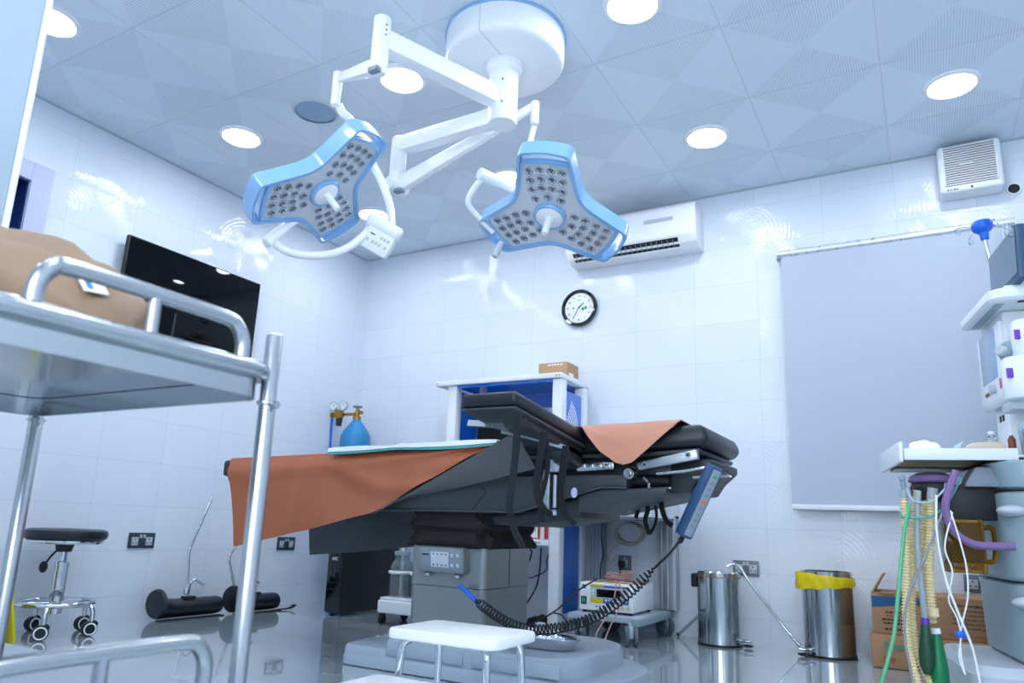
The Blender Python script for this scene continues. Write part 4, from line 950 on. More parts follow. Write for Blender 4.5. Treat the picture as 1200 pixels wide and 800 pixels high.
# ---------------------------------------------------------------- back of the room: rack, cart, cylinder, floor things
rk = thing('equipment_rack', 'tall white open rack with blue panels against the back wall behind the table', 'rack', (1.64, -0.3, 0))
for x0, y0 in ((1.262, -0.50), (2.052, -0.50), (1.262, -0.17), (2.052, -0.17)):
    b = MB(); b.bx(x0, x0 + 0.068, y0, y0 + 0.068, 0, 1.512, 0.004); b.build('post', 'white_matte', rk)
b = MB(); b.bx(1.165, 2.122, -0.52, -0.09, 1.515, 1.548, 0.004); top = b.build('top', 'white_matte', rk)
for x, z in ((1.18, 1.531), (2.088, 1.531), (2.108, 1.531)):
    b = MB(); b.cyl((x, -0.5195, z), (x, -0.5225, z), 0.005, n=8); b.build('screw', 'mid_grey', top)
b = MB(); b.bx(1.335, 2.048, -0.50, -0.11, 1.495, 1.512); b.build('top_lining', 'blue_panel', rk)
b = MB(); b.bx(1.335, 2.048, -0.116, -0.11, 1.40, 1.494); b.build('back_rail', 'blue_panel', rk)
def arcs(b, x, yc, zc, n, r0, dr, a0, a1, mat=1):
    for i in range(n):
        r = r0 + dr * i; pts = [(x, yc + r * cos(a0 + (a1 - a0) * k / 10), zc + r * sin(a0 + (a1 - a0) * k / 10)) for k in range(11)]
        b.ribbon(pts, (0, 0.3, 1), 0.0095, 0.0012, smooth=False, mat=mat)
b = MB(); b.bx(2.096, 2.102, -0.43, -0.172, 0.10, 1.45)
b.build('side_panel', 'blue_panel', rk)
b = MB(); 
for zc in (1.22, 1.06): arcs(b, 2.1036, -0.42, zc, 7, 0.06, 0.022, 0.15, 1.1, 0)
b.build('arc_ribbons', 'white_ink', rk)  # thin white arc ribbons lying on the blue side panel
b = MB(); b.bx(1.30, 1.306, -0.43, -0.172, 0.56, 1.49); b.build('side_panel', 'blue_panel', rk)
b = MB(); b.bx(1.335, 1.52, -0.118, -0.112, 0.56, 1.398); b.build('back_panel', 'blue_panel', rk)
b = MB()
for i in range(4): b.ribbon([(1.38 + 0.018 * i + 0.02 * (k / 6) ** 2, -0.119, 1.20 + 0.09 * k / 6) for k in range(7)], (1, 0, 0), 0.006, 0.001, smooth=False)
b.build('arc_ribbons', 'white_ink', rk)  # white curved ribbons on the blue back panel
for z in (0.95, 0.492):
    b = MB(); b.bx(1.332, 2.05, -0.498, -0.105, z, z + 0.035, 0.003); sf = b.build('shelf', 'white_matte', rk)
for x in (1.965, 1.985):
    b = MB(); b.cyl((x, -0.497, 0.509), (x, -0.5005, 0.509), 0.005, n=8); b.build('screw', 'ink', sf)
mo = thing('monitor', 'dark monitor standing on the middle shelf of the white rack', 'monitor', (1.64, -0.3, 0.985))
b = MB(); b.bx(1.40, 1.90, -0.33, -0.29, 1.05, 1.36, 0.008); b.build('casing', 'black', mo)
b = MB(); b.bx(1.415, 1.885, -0.332, -0.3302, 1.068, 1.345); b.build('screen', 'screen', mo)
b = MB(); b.bx(1.60, 1.70, -0.30, -0.28, 0.999, 1.12, 0.004); b.bx(1.53, 1.77, -0.38, -0.22, 0.986, 0.999, 0.004); b.build('stand', 'black', mo)
de = thing('rack_device', 'white boxed device with red stripes on the lower shelf of the rack', 'device', (1.86, -0.32, 0.5275))
b = MB(); b.bx(1.66, 2.03, -0.46, -0.16, 0.528, 0.74, 0.006); bd = b.build('casing', 'white_plastic', de)
b = MB(); b.bx(1.955, 1.972, -0.4615, -0.4595, 0.53, 0.738); b.build('red_stripe', 'red_ink', de)
b = MB(); b.bx(2.0, 2.026, -0.4615, -0.4595, 0.53, 0.738); b.build('red_stripe', 'red_ink', de)
b = MB(); b.bx(1.66, 1.95, -0.4615, -0.4595, 0.53, 0.536); b.build('red_stripe', 'red_ink', de)
b = MB(); b.bx(1.80, 1.86, -0.463, -0.4602, 0.56, 0.64, 0.002); b.bx(1.875, 1.94, -0.463, -0.4602, 0.575, 0.65, 0.002); b.tube([(1.86, -0.464, 0.60), (1.89, -0.466, 0.615), (1.93, -0.464, 0.61)], 0.003, mat=1); b.build('front_panel', ['light_grey', 'ink'], de)
cb = thing('cardboard_box', 'small closed brown cardboard box on top of the white rack', 'box', (1.95, -0.2, 1.548))
b = MB(); b.bx(1.845, 2.055, -0.30, -0.12, 1.5485, 1.668, 0.003); b.build('box', 'carton_light', cb)
b = MB(); b.bx(1.844, 2.056, -0.225, -0.19, 1.6682, 1.669); b.bx(2.0555, 2.0565, -0.27, -0.20, 1.555, 1.60, mat=1); [b.box((1.925 + 0.022 * i, -0.3004, 1.652), (0.017 - 0.004 * (i % 2), 0.001, 0.010), mat=2) for i in range(5)]; b.build('tape_and_label', ['cream', 'white_ink', 'white_ink'], cb)
ft = MB(); ft.bx(1.66, 1.80, -0.47, -0.36, 1.5485, 1.556, 0.002); ft.bx(1.668, 1.792, -0.462, -0.368, 1.556, 1.5575, 0.0005)
tag(ft.build('flat_tray', 'black'), 'thin black tray lying flat on top of the white rack', 'tray')
# loose cables hanging in the rack and heaped on the floor
def cable(name, pts, r, m, label, group=None):
    b = MB(); b.tube(pts, r, n=7, res=8); return tag(b.build(name, m, ang=80), label, 'cable', group)
cable('power_cable', [(1.87, -0.43, 0.474), (1.906, -0.440, 0.442), (1.868, -0.460, 0.319), (1.836, -0.470, 0.208), (1.70, -0.62, 0.012)], 0.0055, 'rubber', 'black cable slanting down inside the rack nearest the table column')
cable('power_cable', [(1.93, -0.36, 0.475), (1.935, -0.370, 0.432), (1.927, -0.380, 0.290), (1.899, -0.400, 0.198), (1.78, -0.43, 0.01)], 0.005, 'rubber', 'black cable looping in the middle of the rack opening')
cable('network_cable', [(1.98, -0.30, 0.475), (1.942, -0.300, 0.406), (1.938, -0.300, 0.339), (1.855, -0.310, 0.293), (1.757, -0.320, 0.266), (1.66, -0.33, 0.16)], 0.004, 'blue_cord', 'dark blue cable curving across the back of the rack opening')
rnd = random.Random(11)
for k, (cx, cy, rx, ry, rz) in enumerate(((1.66, -0.30, 0.11, 0.10, 0.06), (1.93, -0.33, 0.09, 0.09, 0.09))):
    pts = []; a = 0
    for i in range(34):
        a += rnd.uniform(0.5, 2.2); q = rnd.uniform(0.45, 1.0); pts.append((cx + rx * q * cos(a), cy + ry * q * sin(a), 0.014 + rz * rnd.random() * (1 - 0.5 * q)))
    cable('cable_coil', pts, 0.0075, 'rubber', ('tangle of black cable on the floor inside the rack, further from the post', 'tangle of black cable on the floor beside the rack post')[k])
gb = thing('grey_bar', 'thin grey bar propped between the cart castor and the closed pedal bin', 'bar', (2.78, -0.06, 0))
b = MB(); b.cyl((2.70, -0.055, 0.012), (2.915, -0.035, 0.215), 0.0085); b.build('bar', 'machine_grey', gb)
b = MB(); b.cyl((2.694, -0.0556, 0.006), (2.702, -0.0548, 0.014), 0.0105); b.build('rubber_tip', 'rubber', gb)
ad = MB(); ad.box((1.905, -0.60, 0.022), (0.14, 0.07, 0.04), 0.006); tag(ad.build('power_adapter', 'blue'), 'blue power adapter box on the floor in front of the rack', 'adapter')
for k, (x, y, z) in enumerate(((2.035, -0.575, 0.024), (1.79, -0.53, 0.022))):
    ad = MB(); ad.box((x, y, z), (0.10, 0.06, 2 * z - 0.004), 0.008); ad.cyl((x - 0.05, y, z), (x - 0.075, y, z), 0.006, 0.004); tag(ad.build('power_adapter', 'black'), ('black power adapter on the floor between blue adapter and rack post', 'black power adapter on the floor between blue adapter and table column')[k], 'adapter')
ps = thing('power_strip', 'white power strip with grey plug lying on the floor beside the rack post', 'power strip', (2.02, -0.66, 0))
b = MB(); b.box((2.0, -0.66, 0.021), (0.30, 0.065, 0.038), 0.006); b.build('strip_body', 'white_plastic', ps)
b = MB(); b.box((2.09, -0.66, 0.058), (0.045, 0.05, 0.034), 0.006); b.build('adapter_plug', 'light_grey', ps)
cable('floor_cable', [(2.425, -0.640, 0.333), (2.350, -0.700, 0.276), (2.306, -0.800, 0.208), (2.270, -0.850, 0.165), (2.221, -0.950, 0.122), (2.0, -1.05, 0.006), (1.8, -1.1, 0.006)], 0.0045, 'rubber', 'black cable running from the diathermy unit down past the rack post')
cable('floor_cable', [(2.197, -0.720, 0.144), (2.265, -0.730, 0.129), (2.295, -0.750, 0.080), (2.24, -0.80, 0.02), (2.20, -0.9, 0.007), (2.05, -0.95, 0.007)], 0.0045, 'rubber', 'black cable bending to the floor in front of the rack post')
cable('floor_cable', [(2.15, -0.78, 0.006), (2.28, -0.80, 0.008), (2.42, -0.76, 0.012), (2.5, -0.64, 0.006)], 0.006, 'grey_cord', 'grey cable on the floor under the aluminium cart')

# aluminium cart with diathermy unit
ct = thing('equipment_cart', 'aluminium instrument cart on grey twin castors against the back wall', 'cart', (2.45, -0.3, 0))
b = MB(); b.bx(2.245, 2.655, -0.63, -0.03, 0.112, 0.142, 0.004); b.build('platform', 'base_paint', ct)
b = MB(); b.bx(2.62, 2.664, -0.64, -0.02, 0.098, 0.140, 0.005); b.build('edge_bumper', 'machine_grey', ct)
for x0, x1 in ((2.145, 2.225), (2.60, 2.70)):
    b = MB(); b.bx(x0, x1, -0.088, -0.012, 0.143 if x0 > 2.4 else 0.12, 0.70, 0.004)
    for k in range(3): b.bx(x0 + 0.014 + k * (x1 - x0 - 0.028) / 2 - 0.004, x0 + 0.014 + k * (x1 - x0 - 0.028) / 2 + 0.004, -0.091, -0.085, 0.15, 0.70, 0.001, mat=1)
    b.build('post', ['alu', 'light_grey'], ct)
b = MB(); b.bx(2.15, 2.70, -0.52, -0.01, 0.675, 0.94, 0.006); b.build('upper_cabinet', 'white_matte', ct)
b = MB(); b.bx(2.16, 2.69, -0.51, -0.02, 0.662, 0.676, 0.002); b.build('cabinet_base', 'mid_grey', ct)
first = None
def caster(root, x, y, r=0.05, w=0.02, swing=0.3):
    T = Matrix.Translation((x, y, 0)) @ Matrix.Rotation(swing, 4, 'Z')
    b = MB(T)
    b.box((0, 0, r * 1.35), (0.026, r * 1.2, r * 1.2), 0.006); b.cyl((0, 0, r * 1.8), (0, 0, r * 2.25), 0.014); h = b.build('caster', 'light_grey', root)
    for s in (-1, 1):
        b = MB(T); b.lathe([(0, -w * 0.6), (r * 0.62, -w * 0.6), (r * 0.74, -w * 0.5), (r, -w * 0.42), (r, w * 0.42), (r * 0.74, w * 0.5), (r * 0.6, w * 0.5), (0, w * 0.5)], (s * 0.024, -0.012, r), (s, 0, 0), 24)
        b.build('wheel', 'wheel_grey', h)
caster(ct, 2.615, -0.63, 0.052, swing=0.5); caster(ct, 2.62, -0.075, 0.05, swing=0.9); caster(ct, 2.30, -0.55, 0.05, swing=0.2); caster(ct, 2.30, -0.09, 0.05, swing=-0.4)
eu = thing('diathermy_unit', 'white diathermy unit with dark display and green switch on the aluminium cart', 'medical device', (2.44, -0.38, 0.142))
b = MB(); b.bx(2.278, 2.60, -0.55, -0.20, 0.155, 0.305, 0.008); cs = b.build('casing', 'white_plastic', eu)
for x in (2.30, 2.575):
    for y in (-0.52, -0.23):
        b = MB(); b.cyl((x, y, 0.1425), (x, y, 0.156), 0.012, n=12); b.build('foot', 'rubber', eu)
def FT(x, z): return frame((x, -0.551, z), (1, 0, 0), (0, 0, 1))
b = MB(); b.bx(2.348, 2.575, -0.5525, -0.5495, 0.20, 0.293, 0.001); b.bx(2.348, 2.575, -0.5532, -0.5524, 0.282, 0.293, mat=1); b.bx(2.345, 2.43, -0.5536, -0.5528, 0.284, 0.296, mat=2); b.bx(2.345, 2.42, -0.5536, -0.5524, 0.198, 0.222, mat=2); b.bx(2.425, 2.575, -0.5536, -0.5524, 0.198, 0.222, mat=1)
for i in range(6): b.bx(2.435 + i * 0.023, 2.449 + i * 0.023, -0.5545, -0.5534, 0.210, 0.219, mat=3)
for z in (0.262, 0.246): b.bx(2.356, 2.370, -0.554, -0.5524, z - 0.005, z + 0.005, mat=3)
b.build('front_panel', ['light_grey', 'blue_ink', 'yellow', 'white_ink'], eu)
b = MB(); b.bx(2.385, 2.53, -0.5545, -0.5520, 0.230, 0.272, 0.0006); b.build('display', 'screen', eu)
b = MB(); b.bx(2.290, 2.324, -0.5535, -0.5495, 0.185, 0.228, 0.001); b.bx(2.295, 2.319, -0.558, -0.553, 0.192, 0.221, 0.002, mat=1); b.build('power_switch', ['black', 'green_ink'], eu)
b = MB(); b.bx(2.295, 2.318, -0.5515, -0.5497, 0.27, 0.292, mat=0); b.build('badge', 'blue_ink', eu)
for i, x in enumerate((2.385, 2.405, 2.432, 2.46)):
    b = MB(); b.cyl((x, -0.5495, 0.178), (x, -0.5525, 0.178), 0.005, n=10); b.build('port', 'ink', eu)
for x in (2.51, 2.545, 2.578):
    b = MB(); b.lathe([(0.006, 0), (0.014, 0), (0.014, 0.006), (0.008, 0.008), (0.006, 0.002)], (x, -0.55, 0.181), (0, -1, 0), 16); b.build('port', 'cream', eu)
b = MB(); b.bx(2.35, 2.60, -0.50, -0.28, 0.3055, 0.312, 0.002); tag(b.build('instrument_tray', 'carton_light'), 'shallow brown tray holding pink cords on top of the diathermy unit', 'tray')
pts = [(2.44 + 0.075 * cos(i * 1.1) + 0.006 * i * 0.4, -0.40 + 0.05 * sin(i * 1.1), 0.318 + 0.0022 * i + 0.012 * (1 + sin(i * 2.3)) / 2) for i in range(20)]
cable('electrode_cord', pts, 0.004, 'pink_cord', 'coiled pinkish cord heaped on the brown tray of the diathermy unit')
cable('electrode_cord', [(2.48, -0.50, 0.32), (2.475, -0.556, 0.312), (2.510, -0.575, 0.317), (2.506, -0.600, 0.224), (2.497, -0.665, 0.153), (2.470, -0.740, 0.070), (2.467, -0.800, 0.004), (2.33, -0.84, 0.006)], 0.0035, 'pink_cord', 'thin pinkish cord hanging over the front of the diathermy unit')
cable('electrode_cord', [(2.525, -0.50, 0.32), (2.518, -0.556, 0.312), (2.550, -0.600, 0.285), (2.559, -0.660, 0.192), (2.522, -0.700, 0.088), (2.516, -0.780, 0.007), (2.52, -0.8, 0.006)], 0.0035, 'pink_cord', 'second pinkish cord twisting in front of the cart platform')
# coil of beige cable hung on the cart
cc = thing('hanging_cable_coil', 'coil of beige cable hanging under the white cabinet of the cart', 'cable', (2.43, -0.12, 0.55))
b = MB()
for k in range(7):
    R_ = 0.075 + 0.004 * (k % 3); b.tube([(2.433 + R_ * cos(a) * 1.12 + 0.006 * sin(k * 2.0), -0.13 - 0.012 * (k % 4) , 0.582 + R_ * 0.8 * sin(a) + 0.006 * cos(k * 1.7)) for a in [2 * pi * i / 24 for i in range(24)]], 0.0045, n=6, closed=True, res=2)
b.build('cable_loops', 'beige_cord', cc)
b = MB(); b.tube([(2.40, -0.14, 0.53), (2.33, -0.14, 0.50), (2.30, -0.13, 0.47), (2.28, -0.12, 0.42), (2.295, -0.11, 0.40), (2.33, -0.10, 0.45)], 0.0035, n=6); b.build('loose_end', 'beige_cord', cc)
cable('loose_cable', [(2.245, -0.14, 0.66), (2.24, -0.14, 0.55), (2.252, -0.14, 0.45), (2.24, -0.15, 0.36), (2.25, -0.17, 0.16)], 0.004, 'rubber', 'black cord hanging from the white cabinet beside the coil of beige cable')

# ---------------------------------------------------------------- gas cylinder with regulator
gc = thing('gas_cylinder', 'blue gas cylinder with brass twin-gauge regulator in the room corner', 'gas cylinder', (0.245, -0.25, 0))
gx, gy = 0.245, -0.25
b = MB(); b.lathe([(0, 0.0), (0.108, 0.0), (0.115, 0.012), (0.115, 1.215), (0.108, 1.245), (0.082, 1.29), (0.055, 1.325), (0.034, 1.345), (0.030, 1.36), (0, 1.36)], (gx, gy, 0), n=36); b.build('body', 'cyl_blue', gc)
b = MB(); b.lathe([(0, 1.36), (0.030, 1.36), (0.030, 1.385), (0.018, 1.39), (0.018, 1.435), (0.012, 1.44), (0.012, 1.455), (0, 1.455)], (gx, gy, 0), n=18); b.cyl((gx, gy, 1.415), (gx + 0.05, gy, 1.415), 0.013); b.build('valve', 'brass', gc)
b = MB(); b.torus((gx, gy, 1.462), 0.03, 0.008, n=20, k=8); b.box((gx, gy, 1.46), (0.05, 0.012, 0.008)); b.box((gx, gy, 1.46), (0.012, 0.05, 0.008)); b.build('valve_handwheel', 'mid_grey', gc)
b = MB(); b.cyl((gx - 0.018, gy, 1.405), (gx - 0.14, gy - 0.01, 1.405), 0.012); b.lathe([(0, -0.02), (0.032, -0.02), (0.036, 0), (0.036, 0.025), (0, 0.03)], (gx - 0.16, gy - 0.02, 1.405), (0, -1, 0), 20); b.cyl((gx - 0.16, gy - 0.02, 1.405), (gx - 0.235, gy - 0.02, 1.405), 0.012); b.cyl((gx - 0.245, gy - 0.02, 1.405), (gx - 0.225, gy - 0.02, 1.405), 0.02); b.build('regulator', 'brass', gc)
b = MB(); b.cyl((gx - 0.16, gy - 0.02, 1.375), (gx - 0.16, gy - 0.025, 1.315), 0.026, 0.022, bev=0.004); b.build('regulator_knob', 'black', gc)
for x in (gx - 0.215, gx - 0.115):
    b = MB(); b.cyl((x + (0.015 if x < gx - 0.16 else -0.015), gy - 0.02, 1.42), (x, gy - 0.025, 1.45), 0.008, mat=1); b.lathe([(0, -0.014), (0.034, -0.014), (0.036, 0), (0.036, 0.012), (0.032, 0.014)], (x, gy - 0.03, 1.47), (0, -1, 0), 24, mat=1); b.lathe([(0, 0.009), (0.032, 0.009), (0.032, 0.0105), (0, 0.0105)], (x, gy - 0.03, 1.47), (0, -1, 0), 24)
    b.box((x + 0.006, gy - 0.0412, 1.476), (0.003, 0.001, 0.024), mat=2); b.build('gauge', ['dial', 'chrome', 'ink'], gc)
b = MB(); b.tube([(gx - 0.235, gy - 0.02, 1.40), (gx - 0.238, gy - 0.02, 1.35), (gx - 0.236, gy - 0.02, 1.25), (gx - 0.22, gy - 0.03, 1.1), (gx - 0.20, gy - 0.05, 0.9), (gx - 0.16, gy - 0.10, 0.7)], 0.009); b.build('gas_hose', 'blue', gc)

# ---------------------------------------------------------------- UPS tower and suction machine
up = thing('power_supply_tower', 'black uninterruptible power supply tower in the corner behind the table', 'power supply', (0.67, -0.45, 0))
b = MB(); b.bx(0.607, 0.733, -0.805, -0.10, 0.012, 0.58, 0.008); b.build('casing', 'black', up)
b = MB(); b.bx(0.609, 0.731, -0.822, -0.8055, 0.02, 0.572, 0.006); fr = b.build('front_panel', 'black_gloss', up)
b = MB(); b.bx(0.625, 0.71, -0.8245, -0.8222, 0.44, 0.50, 0.001); b.build('display', 'deep_blue', fr)
b = MB(); b.text('APC', 0.026, frame((0.668, -0.8226, 0.352), (1, 0, 0), (0, 0, 1)), bold=0.0006); b.build('lettering', 'white_ink', fr)
b = MB()
for z in (0.16, 0.2, 0.24): b.bx(0.64, 0.70, -0.8232, -0.8222, z, z + 0.006)
b.build('vent_slots', 'ink', fr)
for x in (0.625, 0.715):
    for y in (-0.76, -0.15):
        b = MB(); b.cyl((x, y, 0), (x, y, 0.013), 0.016); b.build('foot', 'rubber', up)
sx, sy = (1.242, -0.780, 0.152)[0], -0.78
sm = thing('suction_machine', 'white suction machine with clear jars on castors behind the table column', 'medical device', (sx, sy, 0))
b = MB(); b.bx(sx - 0.13, sx + 0.19, sy - 0.13, sy + 0.14, 0.065, 0.14, 0.012, seg=3); b.bx(sx - 0.12, sx + 0.18, sy - 0.12, sy + 0.13, 0.14, 0.155, 0.006); b.build('base', 'white_plastic', sm)
for jx in (sx - 0.045, sx + 0.115):
    b = MB(); b.lathe([(0, 0.157), (0.066, 0.157), (0.069, 0.165), (0.069, 0.33), (0.06, 0.36), (0.045, 0.372), (0.045, 0.40), (0.041, 0.40), (0.041, 0.37), (0.056, 0.356), (0.065, 0.328), (0.065, 0.165), (0, 0.163)], (jx, sy - 0.02, 0), n=28); b.build('jar', 'clear', sm)
    b = MB(); b.cyl((jx, sy - 0.02, 0.40), (jx, sy - 0.02, 0.425), 0.05, bev=0.004); b.cyl((jx - 0.02, sy - 0.02, 0.425), (jx - 0.02, sy - 0.02, 0.46), 0.008); b.cyl((jx + 0.02, sy - 0.02, 0.425), (jx + 0.02, sy - 0.02, 0.46), 0.008); b.build('jar_lid', 'machine_grey', sm)
    b = MB(); b.torus((jx, sy - 0.02, 0.30), 0.071, 0.010, n=28); b.build('jar_band', 'white_plastic', sm)
b = MB(); b.bx(sx - 0.12, sx - 0.10, sy + 0.06, sy + 0.08, 0.15, 0.56, 0.004); b.bx(sx + 0.15, sx + 0.17, sy + 0.06, sy + 0.08, 0.15, 0.56, 0.004); b.bx(sx - 0.12, sx + 0.17, sy + 0.06, sy + 0.08, 0.54, 0.56, 0.004); b.build('frame', 'white_plastic', sm)
b = MB(); b.bx(sx - 0.09, sx + 0.14, sy + 0.075, sy + 0.13, 0.156, 0.50, 0.01); b.build('pump_housing', 'film', sm)
b = MB(); b.tube([(sx - 0.065, sy - 0.02, 0.46), (sx - 0.06, sy - 0.03, 0.52), (sx + 0.02, sy - 0.05, 0.55), (sx + 0.09, sy - 0.03, 0.52), (sx + 0.095, sy - 0.02, 0.46)], 0.006); b.build('tubing', 'clear', sm)
for dx, dy in ((-0.105, -0.105), (0.165, -0.105), (-0.105, 0.115), (0.165, 0.115)):
    b = MB(); b.cyl((sx + dx - 0.012, sy + dy, 0.027), (sx + dx + 0.012, sy + dy, 0.027), 0.027, bev=0.004); b.box((sx + dx, sy + dy, 0.055), (0.03, 0.03, 0.025), 0.004); b.build('caster', 'rubber', sm)

# ---------------------------------------------------------------- pedal bins and the leaning rod
def pedal_bin(label, x, y, r, h, ped, bag=False, rim_red=True):
    t = thing('pedal_bin', label, 'bin', (x, y, 0))
    b = MB()
    if bag: b.lathe([(0, 0.012), (r, 0.012), (r + 0.001, h), (r - 0.003, h + 0.002), (r - 0.005, h), (r - 0.005, 0.02), (0, 0.02)], (x, y, 0), n=48)
    else: b.lathe([(0, 0.012), (r, 0.012), (r + 0.001, h - 0.03), (r - 0.002, h - 0.028), (0, h - 0.028)], (x, y, 0), n=48)
    b.build('body', 'steel_sheet', t)
    b = MB(); b.lathe([(0, 0), (r + 0.003, 0), (r + 0.004, 0.012), (0, 0.012)], (x, y, 0), n=40); b.build('base_ring', 'black', t)
    if not bag:
        b = MB(); b.lathe([(0, h - 0.027), (r + 0.0005, h - 0.027), (r + 0.002, h - 0.005), (r - 0.004, h + 0.002), (0, h + 0.006)], (x, y, 0), n=48); b.build('lid', 'steel_sheet', t)
        b = MB(); b.torus((x, y, h - 0.0285), r + 0.0005, 0.0022, n=48, k=6); b.build('rim_line', 'red_ink', t)
        b = MB(); b.box((x - r - 0.015, y, h - 0.055), (0.034, 0.07, 0.075), 0.008); b.build('hinge_block', 'black', t)
    px, py = x + ped[0] * (r + 0.03), y + ped[1] * (r + 0.03)
    b = MB(); b.cyl((px - ped[0] * 0.045, py - ped[1] * 0.045, 0.032), (px, py, 0.036), 0.008); b.sphere((px + ped[0] * 0.012, py + ped[1] * 0.012, 0.038), (0.032, 0.026, 0.008)); b.sphere((px + ped[0] * 0.008, py + ped[1] * 0.008, 0.012), (0.028, 0.024, 0.008), mat=1); b.build('pedal', ['chrome', 'black'], t)
    return t
pedal_bin('closed steel pedal bin with a red line under its lid, between cart and yellow-lined bin', 2.985, -0.215, 0.118, 0.392, (1.0, -0.15))
pb = pedal_bin('lidless steel pedal bin with a yellow bag round it beside the cartons', 3.548, -0.20, 0.125, 0.425, (-0.72, -0.72), True)
b = MB(); n = 64; rings = []
for rr, z, wob in ((0.1300, 0.407, 0.0), (0.132, 0.410, 0.002), (0.1345, 0.400, 0.005), (0.1335, 0.386, 0.006), (0.1355, 0.372, 0.006), (0.1335, 0.356, 0.007), (0.133, 0.343, 0.005), (0.1300, 0.345, 0.0)):
    R_ = []
    for i in range(n):
        a = 2 * pi * i / n; left = max(0, cos(a - pi * 1.12)) ** 8; r_ = rr + (wob * sin(i * 1.1 + z * 60) * 0.35 + wob * 0.4 + 0.020 * left * (1 if wob else 0) + wob * 0.35 * sin(i * 3.7 + z * 90))
        R_.append((3.548 + r_ * cos(a), -0.20 + r_ * sin(a), 0.376 + (z - 0.376) * (1.0 - 0.36 * cos(a)) + wob * sin(i * 0.9 + 1) * 0.7))
    rings.append(R_)
loft(b, rings + [rings[0]], False, False); tag(b.build('bin_bag', 'yellow', ang=60), 'yellow plastic bag band gathered round the lidless steel bin below its rim', 'bag')
rod = thing('chrome_rod', 'thin chrome rod with bent top leaning from the closed pedal bin to the lidless one', 'rod', (3.36, -0.16, 0))
b = MB(); b.tube([(3.037, -0.230, 0.420), (3.063, -0.220, 0.435), (3.101, -0.200, 0.423), (3.136, -0.200, 0.365), (3.221, -0.190, 0.248), (3.325, -0.180, 0.115), (3.385, -0.200, 0.050)], 0.0075, n=10); b.build('bent_bar', 'chrome', rod)
b = MB(); b.cyl((3.385, -0.200, 0.050), (3.402, -0.203, 0.035), 0.011); b.build('end_cap', 'steel', rod)

# ---------------------------------------------------------------- cartons
def lettering(b, lines, T0, mat=0):
    for (txt, x, z, size, m, bold) in lines: b.text(txt, size, T0 @ Matrix.Translation((x, z, 0)), mat=m, align='LEFT', bold=bold)
c1 = thing('carton', 'lower brown carton with green scrawl, on the floor beside the yellow-lined bin', 'carton', (4.04, -0.22, 0))
b = MB(); b.bx(3.755, 4.345, -0.40, -0.03, 0.002, 0.158, 0.006); b.build('box', 'carton', c1)
T0 = frame((3.755, -0.4012, 0), (1, 0, 0), (0, 0, 1))
b = MB(); lettering(b, [('Niger', 0.055, 0.105, 0.052, 1, 0.001), ('Buy', 0.05, 0.045, 0.034, 0, 0.0006)], T0); b.box((0.16, 0.088, 0), (0.09, 0.003, 0.0006), mat=0, T=T0); b.build('handwriting', ['red_ink', 'green_ink'], c1)
b = MB(); lettering(b, [('DANA', 0.30, 0.098, 0.056, 0, 0.0012), ('PLC', 0.452, 0.106, 0.03, 1, 0.0)], T0); [b.ribbon([T0 @ Vector((0.30 + 0.15 * i / 16, 0.062 - 0.011 * k + 0.003 * sin(i * 0.6), 0.0004)) for i in range(17)], (0, 0, 1), 0.004, 0.0008, smooth=False, mat=1) for k in range(3)]; b.build('printed_lettering', ['red_ink', 'ink'], c1)
b = MB(); b.box((0.545, 0.088, 0.0006), (0.115, 0.075, 0.001), mat=0, T=T0); lettering(b, [('5% D', 0.545, 0.100, 0.034, 1, 0.0008), ('Dextrose', 0.495, 0.10, 0.010, 1, 0), ('infusion 500 ml', 0.495, 0.072, 0.011, 1, 0)], T0 @ Matrix.Translation((0, 0, 0.0014))); b.build('blue_label', ['blue_ink', 'white_ink'], c1)
c2 = thing('carton', 'upper brown carton with blue band and raised flap, stacked on another carton', 'carton', (4.06, -0.22, 0.16))
b = MB(); b.bx(3.768, 4.35, -0.40, -0.03, 0.1595, 0.345, 0.004); b.build('box', 'carton', c2)
b = MB(); b.prism([(0, 0), (0.055, 0.09), (0.06, 0.088), (0.008, -0.002)], -0.40, -0.10, 'XZ', T=Matrix.Translation((3.768, 0, 0.347))); b.build('flap', 'carton_light', c2)
b = MB(); b.prism([(3.769, -0.395), (3.86, -0.42), (3.90, -0.30), (3.82, -0.26)], 0.3455, 0.349, 'XY'); b.build('flap', 'carton_light', c2)
b = MB(); b.prism([(0.002, 0.172), (0.235, 0.172), (0.235, 0.150), (0.002, 0.118)], -0.0004, 0.0006, 'XY', T=frame((3.768, -0.4004, 0.16), (1, 0, 0), (0, 0, 1))); b.build('blue_band', 'carton_blue', c2)
T0 = frame((3.768, -0.4012, 0.16), (1, 0, 0), (0, 0, 1)); b = MB()
lettering(b, [('LE', 0.185, 0.145, 0.026, 0, 0.0005),
              ('DANA PHARMACEUTICALS LTD', 0.335, 0.152, 0.0175, 0, 0.0002), ('DANA HOUSE', 0.375, 0.130, 0.014, 0, 0), ('KM 5, OPP. INDUSTRIAL ESTATE', 0.335, 0.110, 0.0135, 0, 0), ('OFF BIDA ROAD, G.P.O BOX 699', 0.335, 0.091, 0.0135, 0, 0), ('MINNA, NIGER STATE, NIGERIA', 0.335, 0.072, 0.0135, 0, 0), ('TEL 066-220194, 220195', 0.355, 0.053, 0.0135, 0, 0), ('Manufacturer of quality pharmaceuticals', 0.32, 0.020, 0.0145, 1, 0)], T0)
b.build('printed_lettering', ['ink', 'red_ink'], c2)
b = MB(T0); rr_ = random.Random(3)
